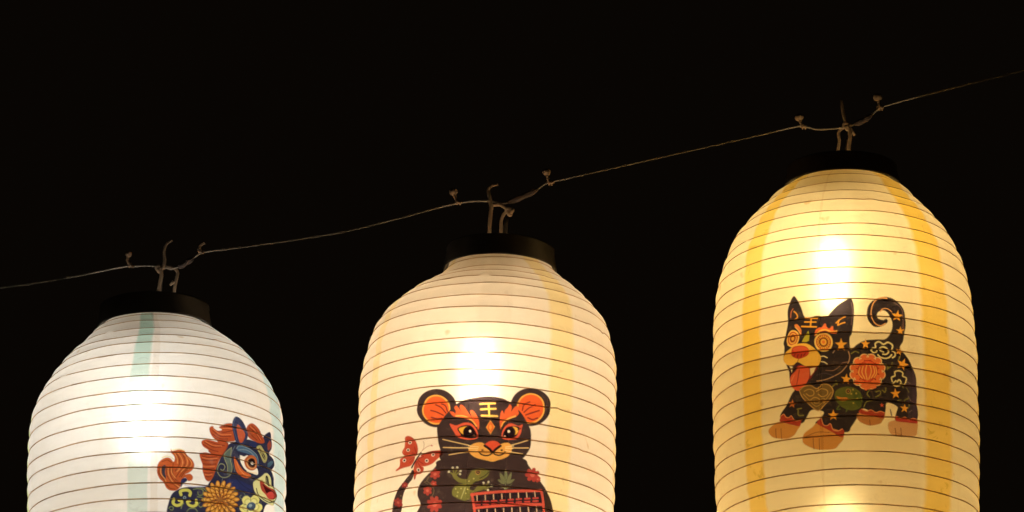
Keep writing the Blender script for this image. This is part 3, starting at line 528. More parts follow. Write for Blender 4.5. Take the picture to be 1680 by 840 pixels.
  '''0 0 1 -59.7 337.8 -66.6 346.3 -77 355.7 -85.8 365.6 -91.9 374.9 -92.9 385.6 -89.2 397.2 -95.1 412.2 -99.4 434.1 -98.6 460.8 -88.8 483.7 -69 498.2 -36.2 506 15.3 506.4 60.5 499.9 88.7 487.3 105.4 465 109.1 435.6 107.4 409.1 102.5 393.3 94.1 375.9 83 363.7 72.9 352.1 63.4 342 54.4 332.5 8.2 328.2
0 0 1 -39.9 265.3 -40.7 272.9 -43.8 279.8 -48.9 285.3 -55.6 289.1 -63.6 290.8 -72.1 290.2 -80.6 287.3 -88.3 282.4 -94.6 275.9 -98.9 268.4 -100.6 260.5 -99.7 253 -96.2 246.4 -90.5 241.2 -83.1 237.9 -74.7 236.5 -66.1 237.2 -57.9 239.9 -50.7 244.5 -45.1 250.5 -41.4 257.7
0 0 1 94.1 253.7 93.1 261.4 89.7 268.8 84 275.4 76.8 280.6 68.7 283.8 60.3 284.9 52.2 283.7 45.1 280.4 39.6 275.2 36 268.7 34.5 261.3 35.4 253.8 38.5 246.6 43.6 240.4 50.3 235.6 58.2 232.6 66.6 231.5 75 232.5 82.5 235.5 88.5 240.2 92.5 246.5
1 0 1 -48.9 267.2 -49.5 273.1 -51.7 278.4 -55.3 282.7 -60.1 285.6 -65.7 286.9 -71.7 286.4 -77.7 284.2 -83.1 280.5 -87.4 275.6 -90.4 269.9 -91.6 263.9 -91 258 -88.6 252.9 -84.7 248.8 -79.6 246.1 -73.8 244.9 -67.7 245.4 -61.9 247.5 -56.7 251.1 -52.7 255.8 -50 261.3
2 0 1 -51 267.1 -51.5 272.4 -53.5 277.2 -56.7 281 -61.1 283.7 -66.1 284.8 -71.5 284.4 -76.9 282.5 -81.7 279.1 -85.6 274.7 -88.2 269.5 -89.3 264.1 -88.8 258.9 -86.6 254.2 -83.1 250.5 -78.6 248 -73.4 247 -67.9 247.4 -62.7 249.3 -58.1 252.5 -54.4 256.8 -52 261.8
1 0 1 84.9 257.3 84.3 263.2 81.9 269 78.1 274.1 73.2 278 67.5 280.4 61.6 281.2 56 280.2 51 277.5 47 273.5 44.5 268.3 43.4 262.6 44 256.6 46.2 251 49.7 246.1 54.5 242.4 60 240 65.9 239.3 71.7 240.2 76.9 242.7 81.1 246.5 83.8 251.5
2 0 1 82.7 257.6 82.1 263 80 268.2 76.6 272.7 72.2 276.3 67.1 278.4 61.8 279.1 56.7 278.2 52.3 275.8 48.7 272.2 46.4 267.6 45.5 262.4 46 257 47.9 251.9 51.2 247.5 55.4 244.1 60.4 242 65.7 241.4 70.9 242.2 75.5 244.4 79.2 247.9 81.7 252.4
0 0 1 -67.5 291.5 -64.9 287.1 -59.1 278.5 -49.8 268.6 -39.3 258.6 -25.9 253.2 -8.2 250.4 5.1 249.5 20.7 251 34.3 256.1 46.5 265.4 56.1 275.2 62.1 284 65.2 292.2 66.5 306.3 63.5 319.5 54.5 333 40 341.8 9 348.4 -30.9 345.6 -59.1 338.9 -61.8 323 -66.3 306.9
3 1.59 1 -63 257.4 -56.1 261.9 -53 269.8
3 1.59 1 -71.5 258.5 -62.2 263.8 -55.2 271.9
3 1.59 1 -77.9 266.4 -69.1 269.4 -58.8 274.9
3 1.59 1 -77 276.2 -68.6 278.7 -60.5 278.8
3 1.59 1 61.8 251.9 53.6 257.4 51.5 264.9
3 1.59 1 70.2 254.4 60.9 260.6 54 267.3
3 1.59 1 76.5 261.9 68.2 265.4 56.9 270.6
3 1.59 1 74.5 272.4 67.4 275.2 60.3 273.8
4 0 1 -49.7 270.4 -44.6 271 -41.8 273.4 -41 269.8 -43.5 265.2 -40.9 262.1 -37.1 265.9 -33.7 270.5 -35.8 264.5 -34.2 261 -29 264.7 -22.4 274.3 -18.6 278.3 -21.2 271.1 -18.1 268.8 -13 274.2 -8.7 281.9 -7.5 290.4 -9 295.4 -12.9 288.2 -20.7 282.8 -33.8 279.1 -44.4 276.9
5 1.81 1 -40.7 276.6 -29.4 277.3 -18 283.3 -11.4 290.9
4 0 1 47.3 261.7 45.6 266 46.7 269.5 43.2 273.9 37.4 276.2 29.9 280.5 24.7 285.4 21.9 293.7 20.6 282.9 21.1 272.1 23.5 267.4 26 271.7 27.1 267.1 30.6 263.2 33.5 258.5 36.4 261.9 35.7 267.8 39.1 263.4 42.6 259.9
5 1.81 1 42.3 273.5 32.9 277.5 26.4 282.5 23.1 289.1
6 2.49 0 -7.8 260.3 13 258.7
6 2.49 0 -6.2 267.8 14.1 266.1
6 2.49 0 -4.9 276.1 16.7 275.5
6 2.49 0 4.1 259.8 5.7 276
7 0 0 7.4 281.4 14.2 290.5 8.5 301.2 1.7 292
8 0 1 7.5 283.8 12.7 290.8 8.4 298.9 3.4 291.9
9 0 1 7.7 288.1 9.6 291.2 8.2 294.9 6.1 291.8
10 0 1 -49 287.2 -39.7 289.8 -29 286.2 -19.6 287.1 -12.7 292.7 -8.8 300.8 -9.9 307.1 -18.6 309.5 -28.1 308.5 -37.2 304.7 -43.5 296.9
11 0 1 -37.7 293.9 -31.1 290.4 -20.8 289.8 -13.9 295.5 -10.5 302.2 -12.1 306.7 -21.4 307.2 -30 304.9 -34.3 300.3
12 0 1 -35.9 294.4 -31.5 292.2 -24.3 291.6 -28.5 297.2 -27.2 302.2 -32.5 299.4
13 0 1 -14.2 299.1 -14.4 301.3 -15.3 303.4 -16.6 305.1 -18.4 306.3 -20.5 306.9 -22.8 306.9 -24.9 306.3 -26.8 305 -28.4 303.3 -29.4 301.3 -29.8 299 -29.6 296.8 -28.7 294.8 -27.4 293.1 -25.5 291.9 -23.4 291.3 -21.2 291.3 -19 291.9 -17.1 293.1 -15.6 294.8 -14.6 296.9
14 0 1 -18.3 297.5 -18.4 298.3 -18.9 298.9 -19.6 299.3 -20.4 299.3 -21.1 298.9 -21.6 298.3 -21.8 297.5 -21.7 296.7 -21.2 296.1 -20.5 295.8 -19.7 295.8 -19 296.1 -18.5 296.7
15 0 1 -12.9 303.6 -13 304.1 -13.4 304.5 -13.9 304.7 -14.5 304.7 -15 304.5 -15.4 304.1 -15.6 303.6 -15.4 303.1 -15.1 302.7 -14.6 302.5 -14 302.5 -13.4 302.7 -13.1 303.1
10 0 1 53.2 283.5 46.9 286.2 37.2 283.5 30.6 286.3 25.5 293.5 23.6 301.7 27.3 306.8 38.6 306.2 46.6 302.9 50.9 296.2 52 289.3
11 0 1 48.3 287.9 39.6 287.3 31.6 289.8 26.9 296.1 25.8 302 28.6 305 38.5 303.9 44.7 300.4 47.6 294.2
12 0 1 43.8 288.8 39.2 288.7 43.1 294.2 40.6 299.5 45.5 297.2 47.1 292
13 0 1 43.1 295.6 42.9 297.8 42.1 299.8 40.7 301.6 38.9 303 36.8 303.8 34.7 303.9 32.6 303.5 30.7 302.5 29.2 300.9 28.2 299 27.8 296.9 28.1 294.7 28.9 292.7 30.2 290.9 32 289.6 34.1 288.8 36.2 288.6 38.4 289.1 40.2 290.1 41.7 291.6 42.7 293.5
14 0 1 35.4 295.2 35.3 296 34.8 296.6 34.1 297 33.3 297.1 32.6 296.8 32 296.2 31.8 295.5 32 294.7 32.4 294 33.1 293.6 33.9 293.5 34.7 293.8 35.2 294.4
16 0 1 29.8 302.2 29.7 302.7 29.4 303.1 28.8 303.3 28.3 303.4 27.7 303.2 27.3 302.8 27.2 302.4 27.3 301.9 27.6 301.4 28.2 301.2 28.8 301.1 29.3 301.3 29.7 301.7
11 1.13 1 46.2 292.1 50.7 289.4
17 1.36 1 -58.7 307.4 -39.1 313.2 -18.7 318.5
17 1.36 1 -57.2 320.1 -36.5 321.4 -18.6 321.6
17 1.36 1 -48.4 331.4 -31.7 328.7 -13.1 326.1
17 1.36 1 62.9 303.8 50.1 309.8 37.1 315.1
17 1.36 1 62.4 316.3 48.1 317.9 30.1 319.5
17 1.36 1 54.4 326 43.8 325.3 30.3 324.2
18 0 1 -21.1 325.7 -19.1 318.9 -12.2 314.4 -3.4 313.5 3.8 318 12 324 20.6 316.3 27.6 312.5 34.3 311.9 39 317.2 37.5 326.3 31.1 333.6 20.1 338.4 12.7 341 4.3 339.6 -8.6 336.8 -16.4 332.4
19 1.13 1 -21.4 318.9 -7.6 320.2
19 1.13 1 -21.7 322.1 -8.3 322.9
19 1.13 1 -18.4 327 -9.1 325.6
19 1.13 1 41.2 315.6 30 318.4
19 1.13 1 40.4 319.3 30.1 320.6
19 1.13 1 38.4 324.4 30.2 323.3
20 0 1 0.3 318.6 5.4 312.1 11.9 310 18.6 311.3 23.3 317 18.6 320.9 12.1 325.3 5.7 321.6
11 3.4 1 1.2 318.1 8 322.8 12.2 327.6
11 3.4 1 22.8 317.1 16.8 322.4 12.2 327.6
11 2.04 1 -6.4 327.3 -2.7 331.3 4 332.6 9.6 330.4 12.1 326.2 15.8 330.1 21.6 331.1 26.9 328.5 29.7 325.6
21 0 1 -0.3 324.7 -0.4 325.2 -0.9 325.6 -1.5 325.8 -2.2 325.9 -2.8 325.7 -3.2 325.3 -3.4 324.8 -3.3 324.3 -2.9 323.9 -2.2 323.7 -1.6 323.6 -0.9 323.8 -0.5 324.2
21 0 1 26.4 323.1 26.3 323.6 25.9 324 25.3 324.3 24.6 324.4 23.9 324.2 23.5 323.8 23.3 323.3 23.5 322.8 23.9 322.4 24.5 322.2 25.2 322.1 25.8 322.3 26.3 322.7
22 0 1 -42.6 358.1 -38 359.1 -32.4 364.6 -22 366.5 -18.7 360.2 -15.4 354.8 -6.7 351.1 4.8 351.7 8.9 355.1 7.3 361 -0.4 366.7 -10.8 370.5 -16.3 376.3 -17 380.8 -11.6 381.7 -7 376.7 1.3 376 4.9 378.1 -0.6 381.4 -8.9 383.9 -14.5 386.2 -16.5 392.9 -24.3 395.6 -36.6 391.4 -41.3 388.1 -41.6 381.4 -36.4 374.8 -27.6 372.3 -34.4 370.4 -40 365.3
22 1.81 1 -40.2 360.4 -47.3 355.2
22 1.81 1 -39.8 359.1 -42 350.5
22 1.81 1 -38.5 359.1 -35.7 350.2
22 1.81 1 -37 360.5 -31.4 354.8
22 1.81 1 3.2 377.3 1.6 371.1
22 1.81 1 4.1 377.7 8.6 369.9
22 1.81 1 5 378.6 12.8 375.1
22 1.81 1 3.2 379.5 8.2 381.1
23 0 1 -45.7 355.3 -45.8 356 -46.2 356.5 -46.9 356.8 -47.6 356.8 -48.2 356.4 -48.7 355.9 -48.9 355.2 -48.8 354.5 -48.3 354 -47.7 353.7 -47 353.7 -46.3 354 -45.9 354.6
23 0 1 -40.4 350.1 -40.6 350.8 -41 351.3 -41.6 351.6 -42.3 351.6 -43 351.2 -43.4 350.7 -43.6 350 -43.5 349.3 -43.1 348.8 -42.5 348.5 -41.8 348.5 -41.1 348.8 -40.6 349.4
23 0 1 -34.1 349.8 -34.3 350.5 -34.7 351 -35.3 351.3 -36 351.3 -36.6 351 -37.1 350.4 -37.3 349.7 -37.2 349 -36.8 348.5 -36.1 348.2 -35.4 348.2 -34.8 348.6 -34.3 349.1
23 0 1 -29.4 354.8 -29.6 355.5 -30 356 -30.6 356.3 -31.3 356.3 -31.9 356 -32.4 355.4 -32.6 354.8 -32.4 354.1 -32 353.5 -31.4 353.2 -30.7 353.3 -30.1 353.6 -29.6 354.1
23 0 1 -29.9 359.3 -30 360 -30.4 360.5 -31.1 360.8 -31.8 360.8 -32.4 360.5 -32.9 359.9 -33.1 359.2 -32.9 358.6 -32.5 358 -31.9 357.7 -31.2 357.7 -30.6 358.1 -30.1 358.6
23 0 1 3.1 371 3 371.7 2.6 372.3 2 372.6 1.3 372.6 0.7 372.3 0.2 371.8 0 371.1 0.2 370.4 0.6 369.9 1.2 369.6 1.9 369.5 2.5 369.8 2.9 370.3
23 0 1 10.1 369.8 10 370.5 9.6 371.1 9 371.4 8.3 371.4 7.7 371.2 7.2 370.6 7 370 7.2 369.3 7.6 368.7 8.2 368.4 8.9 368.4 9.5 368.6 9.9 369.2
23 0 1 14.3 375 14.2 375.7 13.8 376.3 13.2 376.6 12.5 376.6 11.8 376.3 11.4 375.8 11.2 375.2 11.3 374.5 11.8 373.9 12.4 373.6 13 373.5 13.7 373.8 14.1 374.3
23 0 1 9.7 381 9.6 381.7 9.2 382.3 8.6 382.6 7.9 382.6 7.2 382.4 6.8 381.8 6.6 381.2 6.7 380.5 7.1 379.9 7.7 379.6 8.4 379.6 9.1 379.8 9.5 380.4
24 0 1 -3 356.2 -3.3 357.9 -4.3 359.2 -5.8 360 -7.4 360 -9 359.3 -10 358 -10.5 356.4 -10.2 354.7 -9.2 353.4 -7.7 352.6 -6.1 352.6 -4.5 353.3 -3.4 354.6
21 0 1 -4.1 356.2 -4.3 357.4 -5 358.4 -6 358.9 -7.2 358.9 -8.3 358.4 -9.1 357.5 -9.4 356.3 -9.2 355.2 -8.5 354.2 -7.4 353.7 -6.3 353.7 -5.2 354.2 -4.4 355.1
25 0 1 -5.9 356.3 -5.9 356.7 -6.2 357 -6.5 357.2 -6.9 357.2 -7.3 357 -7.5 356.7 -7.6 356.3 -7.5 355.9 -7.3 355.6 -7 355.4 -6.6 355.4 -6.2 355.6 -6 355.9
26 1.13 1 -3.5 365 2.5 361.6 8 355.6
27 1.13 1 -24 378.1 -25.9 384.8 -28.9 392.9
28 0 1 -36.1 380.2 -36.2 380.7 -36.4 381 -36.8 381.2 -37.3 381.2 -37.7 381 -38 380.6 -38.1 380.2 -38 379.7 -37.8 379.4 -37.4 379.2 -36.9 379.2 -36.5 379.4 -36.2 379.8
28 0 1 -32.7 384.8 -32.8 385.2 -33.1 385.5 -33.5 385.7 -33.9 385.7 -34.3 385.5 -34.6 385.2 -34.8 384.7 -34.7 384.3 -34.4 383.9 -34 383.8 -33.6 383.8 -33.1 384 -32.8 384.3
28 0 1 -28.5 379.2 -28.6 379.7 -28.8 380 -29.2 380.2 -29.7 380.2 -30.1 380 -30.4 379.6 -30.5 379.2 -30.4 378.8 -30.2 378.4 -29.8 378.2 -29.3 378.2 -28.9 378.4 -28.6 378.8
28 0 1 -21.5 386 -21.6 386.4 -21.9 386.8 -22.3 387 -22.7 387 -23.1 386.8 -23.4 386.4 -23.5 386 -23.4 385.5 -23.2 385.2 -22.8 385 -22.3 385 -21.9 385.2 -21.6 385.5
28 0 1 -19.5 380.4 -19.6 380.8 -19.9 381.2 -20.3 381.4 -20.7 381.4 -21.1 381.2 -21.4 380.8 -21.5 380.4 -21.5 380 -21.2 379.6 -20.8 379.4 -20.4 379.4 -20 379.6 -19.7 380
28 0 1 -11.3 365.8 -11.4 366.2 -11.7 366.6 -12 366.8 -12.5 366.8 -12.9 366.6 -13.2 366.2 -13.3 365.8 -13.2 365.4 -13 365 -12.6 364.8 -12.1 364.8 -11.7 365 -11.4 365.3
28 0 1 -17.8 369.2 -17.9 369.6 -18.1 370 -18.5 370.2 -19 370.2 -19.4 370 -19.7 369.6 -19.8 369.2 -19.7 368.8 -19.5 368.4 -19.1 368.2 -18.6 368.2 -18.2 368.4 -17.9 368.8
28 0 1 -33.4 389.7 -33.5 390.1 -33.8 390.4 -34.2 390.6 -34.6 390.6 -35 390.4 -35.3 390.1 -35.4 389.6 -35.4 389.2 -35.1 388.8 -34.7 388.7 -34.2 388.7 -33.8 388.9 -33.5 389.2
29 0 1 31.5 349.7 34.6 359.1 32.3 369.8 29.4 359.5
29 0 1 23.5 354.8 29.5 361.7 31.2 370.3 25.2 365.4
29 0 1 40 353.5 35.1 361.3 33.4 370.2 39 364.3
29 0 1 20.8 365.7 26.4 366.4 31.2 371.2 25.4 370.8
29 0 1 44.5 363.8 38.6 365.5 33.9 371 39.7 369.6
29 0 1 23.7 371.8 32.4 377 41.5 369.9 32.5 379.2
29 0.91 1 31.8 356 32.6 378.3
30 0 1 -61.6 358.1 -59.9 360 -60.1 362 -61.7 363.1 -64.2 362.6 -65 364.7 -66.9 365.4 -68.8 364.4 -69.8 362.2 -72.3 362.4 -74.1 361 -74.4 359 -72.9 357.3 -74.6 355.4 -74.5 353.4 -72.8 352.3 -70.3 352.9 -69.5 350.8 -67.6 350.1 -65.6 351 -64.6 353.3 -62.2 353.1 -60.4 354.4 -60.1 356.4
31 0 1 -64.8 357.9 -65 358.9 -65.6 359.6 -66.6 360 -67.7 359.9 -68.7 359.4 -69.4 358.6 -69.7 357.6 -69.5 356.6 -68.8 355.8 -67.9 355.5 -66.8 355.5 -65.8 356 -65.1 356.9
30 0 1 -65.6 371.8 -64.7 373.1 -65 374.4 -66.2 375.1 -67.8 374.6 -68.7 375.7 -70.2 375.7 -71.4 374.7 -71.6 373.2 -73.1 372.5 -73.8 371.2 -73.2 369.9 -71.8 369.5 -71.7 368 -70.6 367.1 -69.1 367.4 -68 368.6 -66.5 368.3 -65.2 369.1 -64.8 370.5
31 0 1 -67.5 371.6 -67.6 372.2 -68 372.6 -68.6 372.9 -69.2 372.8 -69.8 372.5 -70.2 372 -70.4 371.4 -70.3 370.8 -69.9 370.4 -69.3 370.2 -68.7 370.2 -68.1 370.5 -67.7 371
30 0 1 -72.9 381.1 -71.5 382.7 -71.6 384.3 -73 385.2 -75.1 384.7 -75.7 386.5 -77.3 387 -79 386.2 -79.9 384.3 -82 384.5 -83.5 383.4 -83.8 381.7 -82.5 380.3 -83.9 378.7 -83.8 377.1 -82.4 376.2 -80.3 376.7 -79.6 375 -78 374.4 -76.3 375.2 -75.5 377.1 -73.4 377 -71.9 378 -71.7 379.7
31 0 1 -75.6 380.9 -75.8 381.7 -76.3 382.3 -77.1 382.6 -78 382.5 -78.9 382.1 -79.5 381.4 -79.7 380.6 -79.6 379.7 -79 379.1 -78.2 378.8 -77.3 378.9 -76.5 379.4 -75.9 380.1
30 0 1 -58.9 399.5 -56.4 401.6 -56.1 403.9 -57.8 405.2 -61 404.9 -60.7 407.9 -62.1 409.6 -64.5 409.3 -66.8 406.8 -68.8 409 -71.2 409 -72.9 407.1 -72.8 404.1 -76.1 404 -78.1 402.4 -78 400.2 -75.6 398.4 -78.2 396.1 -78.5 393.8 -76.7 392.5 -73.4 393 -73.7 389.9 -72.2 388.3 -69.8 388.6 -67.5 391.1 -65.5 388.9 -63.1 388.9 -61.5 390.7 -61.6 393.8 -58.3 393.7 -56.5 395.3 -56.6 397.6
31 0 1 -63.6 399.2 -63.9 400.6 -64.8 401.7 -66.2 402.3 -67.8 402.2 -69.3 401.4 -70.3 400.2 -70.7 398.7 -70.4 397.3 -69.5 396.2 -68.1 395.6 -66.5 395.7 -65 396.5 -64 397.7
30 0 1 77.8 353.6 80.1 355.4 80.2 357.8 78.3 359.5 75.1 359.6 74.8 362.6 72.9 364.4 70.5 364.2 68.7 361.9 66.1 363.8 63.7 363.5 62.5 361.6 63.4 358.6 60.4 358 59.3 356 60.3 353.8 63.1 352.4 62 349.7 63 347.5 65.4 346.7 68.1 347.9 69.7 345.2 72.1 344.3 74.2 345.5 74.7 348.4 77.8 347.7 79.9 348.8 80 351.2
31 0 1 73.4 354.2 73.1 355.6 72.2 356.8 70.9 357.6 69.5 357.8 68.2 357.3 67.2 356.4 66.8 355.1 67.1 353.7 68 352.5 69.2 351.8 70.7 351.6 72 352 73 352.9
30 0 1 81.4 359.4 82.3 360.5 82 361.9 80.8 362.8 79.2 362.7 78.2 364 76.7 364.3 75.5 363.6 75.4 362.1 73.8 361.7 73.2 360.5 73.7 359.2 75.2 358.4 75.3 356.9 76.3 355.8 77.8 355.8 78.9 356.8 80.5 356.2 81.8 356.7 82.2 358
31 0 1 79.5 359.7 79.3 360.3 79 360.8 78.4 361.1 77.7 361.2 77.1 361.1 76.7 360.6 76.6 360.1 76.7 359.5 77.1 359 77.6 358.6 78.3 358.5 78.9 358.7 79.3 359.1
32 1.36 1 -76.2 360.7 -79.3 366.7 -83.2 368.6
32 1.36 1 -79.3 366.7 -71.2 374.5 -68 382.1 -71.4 389.7
32 1.13 1 -81.1 369.9 -78.1 371.7
33 0 0 -12.6 388.9 83.1 377 86.2 392.5 -9 405.1
33 0 0 -9.6 407.1 87.4 395.3 91.8 430.3 -4.3 442.2
34 3.63 0 -14.5 387.7 84.4 375.2
34 3.63 0 -10.2 406.1 88.1 392.9
34 3.63 0 84.4 375.2 88.4 393.2 94 430
34 3.63 0 -13.9 387.3 -9.6 407.1 -4.9 442.9
34 3.63 0 -5.6 442.2 94.4 429.3
35 1.48 0 -6.8 389.2 -6.2 395.3
36 1.98 0 -8.7 397.7 -2.3 397.2
36 1.98 0 -8.5 401.5 -2.1 401.1
35 1.48 0 -3.4 408.6 -2.5 418.3
36 1.98 0 -5.1 421.6 1.2 421.1
36 1.98 0 -5 425.8 1.4 425.3
36 1.98 0 -4.8 430 1.6 429.5
36 1.98 0 -4.6 434.2 1.8 433.6
35 1.48 0 4.5 388.2 5.1 394.3
36 1.98 0 2.7 396.7 9 396.1
36 1.98 0 2.8 400.6 9.2 400
35 1.48 0 7.9 407.5 8.8 417.2
36 1.98 0 6.2 420.6 12.6 419.9
36 1.98 0 6.4 424.8 12.7 424.1
36 1.98 0 6.5 428.9 12.9 428.3
36 1.98 0 6.7 433.1 13.1 432.5
35 1.48 0 15.9 387 16.5 393.2
36 1.98 0 14 395.6 20.4 394.9
36 1.98 0 14.1 399.5 20.5 398.8
35 1.48 0 19.2 406.3 20.1 416
36 1.98 0 17.5 419.4 23.9 418.7
36 1.98 0 17.7 423.6 24.1 422.9
36 1.98 0 17.8 427.8 24.3 427
36 1.98 0 18 432 24.4 431.2
35 1.48 0 27.3 385.7 27.8 391.8
36 1.98 0 25.4 394.3 31.8 393.5
36 1.98 0 25.5 398.1 32 397.3
35 1.48 0 30.6 404.9 31.5 414.6
36 1.98 0 28.9 418 35.4 417.2
36 1.98 0 29.1 422.2 35.5 421.4
36 1.98 0 29.2 426.4 35.7 425.6
36 1.98 0 29.4 430.6 35.9 429.8
35 1.48 0 38.8 384.1 39.3 390.2
36 1.98 0 36.8 392.7 43.3 391.8
36 1.98 0 37 396.6 43.5 395.7
35 1.48 0 42.2 403.3 43 413
36 1.98 0 40.4 416.4 46.9 415.5
36 1.98 0 40.6 420.6 47.1 419.7
36 1.98 0 40.7 424.8 47.3 423.9
36 1.98 0 40.9 429 47.4 428.1
35 1.48 0 50.4 382.4 51 388.5
36 1.98 0 48.4 391 55.1 390
36 1.98 0 48.6 394.9 55.2 393.9
35 1.48 0 53.9 401.5 54.8 411.2
36 1.98 0 52.1 414.7 58.7 413.6
36 1.98 0 52.2 418.9 58.9 417.8
36 1.98 0 52.4 423.1 59.1 422
36 1.98 0 52.6 427.3 59.2 426.2
35 1.48 0 62.3 380.4 62.9 386.5
36 1.98 0 60.3 389.1 67 388
36 1.98 0 60.4 393 67.2 391.9
35 1.48 0 65.8 399.5 66.7 409.1
36 1.98 0 63.9 412.7 70.8 411.6
36 1.98 0 64.1 416.9 70.9 415.7
36 1.98 0 64.3 421.1 71.1 419.9
36 1.98 0 64.5 425.3 71.3 424.1
35 1.48 0 74.5 378.2 75.1 384.3
36 1.98 0 72.4 387 79.3 385.7
36 1.98 0 72.5 390.9 79.5 389.6
35 1.48 0 78 397.3 79 406.9
36 1.98 0 76.1 410.5 83.2 409.2
36 1.98 0 76.3 414.7 83.3 413.4
36 1.98 0 76.5 418.9 83.5 417.6
36 1.98 0 76.6 423.1 83.7 421.8
0 0 1 -104.5 347.5 -101.4 351.4 -102.6 361.3 -108 367.8 -114.1 377.1 -116.8 385.3 -119.2 395 -119.9 404.9 -118.4 417.9 -111 431.6 -97 441.7 -80.7 447.4 -80.4 455.9 -98.3 450 -117.6 439.3 -131.4 423.2 -136.3 406.8 -136.3 395.3 -132 384.5 -127 373.8 -118.3 365 -110.1 354.7
37 0 1 -110.7 369.8 -109.5 371.1 -109.6 372.4 -110.8 372.9 -112.6 372.5 -113.2 373.8 -114.6 374.1 -116.1 373.4 -116.8 371.9 -118.7 371.9 -120 371 -120.3 369.7 -119.2 368.6 -120.4 367.3 -120.3 366 -119.1 365.5 -117.2 366 -116.6 364.6 -115.2 364.3 -113.7 365 -112.9 366.5 -111.1 366.5 -109.8 367.4 -109.6 368.7
38 0 1 -113.2 369.4 -113.3 370 -113.8 370.4 -114.4 370.6 -115.2 370.5 -115.9 370.2 -116.4 369.6 -116.6 369 -116.5 368.4 -116 368 -115.3 367.8 -114.6 367.9 -113.9 368.3 -113.4 368.8
37 0 1 -119.8 392.3 -118.2 394 -118.3 395.7 -119.9 396.4 -122.4 395.8 -123.2 397.5 -125.1 397.9 -127.1 396.9 -128.1 394.9 -130.7 394.9 -132.5 393.6 -132.9 391.9 -131.3 390.7 -133.1 388.9 -133 387.3 -131.2 386.6 -128.6 387.2 -127.8 385.6 -125.9 385.2 -123.9 386.1 -122.9 388.1 -120.4 388.1 -118.7 389.3 -118.3 391
38 0 1 -123.2 391.8 -123.4 392.6 -124 393.1 -124.9 393.3 -125.9 393.2 -126.8 392.7 -127.5 392 -127.8 391.2 -127.6 390.4 -127 389.9 -126.1 389.7 -125.1 389.9 -124.1 390.3 -123.5 391
37 0 1 -123.2 411.6 -121.7 413.1 -121.8 414.6 -123.3 415.3 -125.6 414.7 -126.3 416.2 -128.1 416.6 -129.9 415.7 -130.9 413.9 -133.2 413.8 -134.9 412.7 -135.2 411.2 -133.8 410 -135.4 408.4 -135.3 406.9 -133.7 406.3 -131.3 406.9 -130.6 405.4 -128.8 405 -126.9 405.9 -126 407.7 -123.7 407.7 -122.1 408.8 -121.8 410.4
38 0 1 -126.3 411.1 -126.5 411.8 -127 412.3 -127.8 412.4 -128.8 412.3 -129.7 411.9 -130.3 411.2 -130.5 410.5 -130.4 409.8 -129.8 409.4 -129 409.2 -128 409.3 -127.2 409.7 -126.5 410.4
39 0 1 -119 383.6 -119.1 384 -119.5 384.4 -120.1 384.5 -120.7 384.4 -121.3 384.1 -121.8 383.7 -122 383.1 -121.8 382.7 -121.5 382.3 -120.9 382.2 -120.2 382.3 -119.6 382.6 -119.2 383
39 0 1 -109.4 360.5 -109.5 360.8 -109.8 361.1 -110.2 361.2 -110.7 361.2 -111.1 360.9 -111.4 360.6 -111.5 360.2 -111.5 359.8 -111.2 359.6 -110.8 359.5 -110.3 359.5 -109.9 359.8 -109.6 360.1'''),
 'but': ([[0.559,0.094,0.062],[0.285,0.037,0.037],[0.242,0.034,0.037],[0.825,0.254,0.174],[0.982,0.879,0.971],[0.017,0.009,0.017],[0.037,0.019,0.037],[0.946,0.841,1.0],[0.559,0.444,0.373],[0.599,0.274,0.296],[0.627,0.227,0.255]],
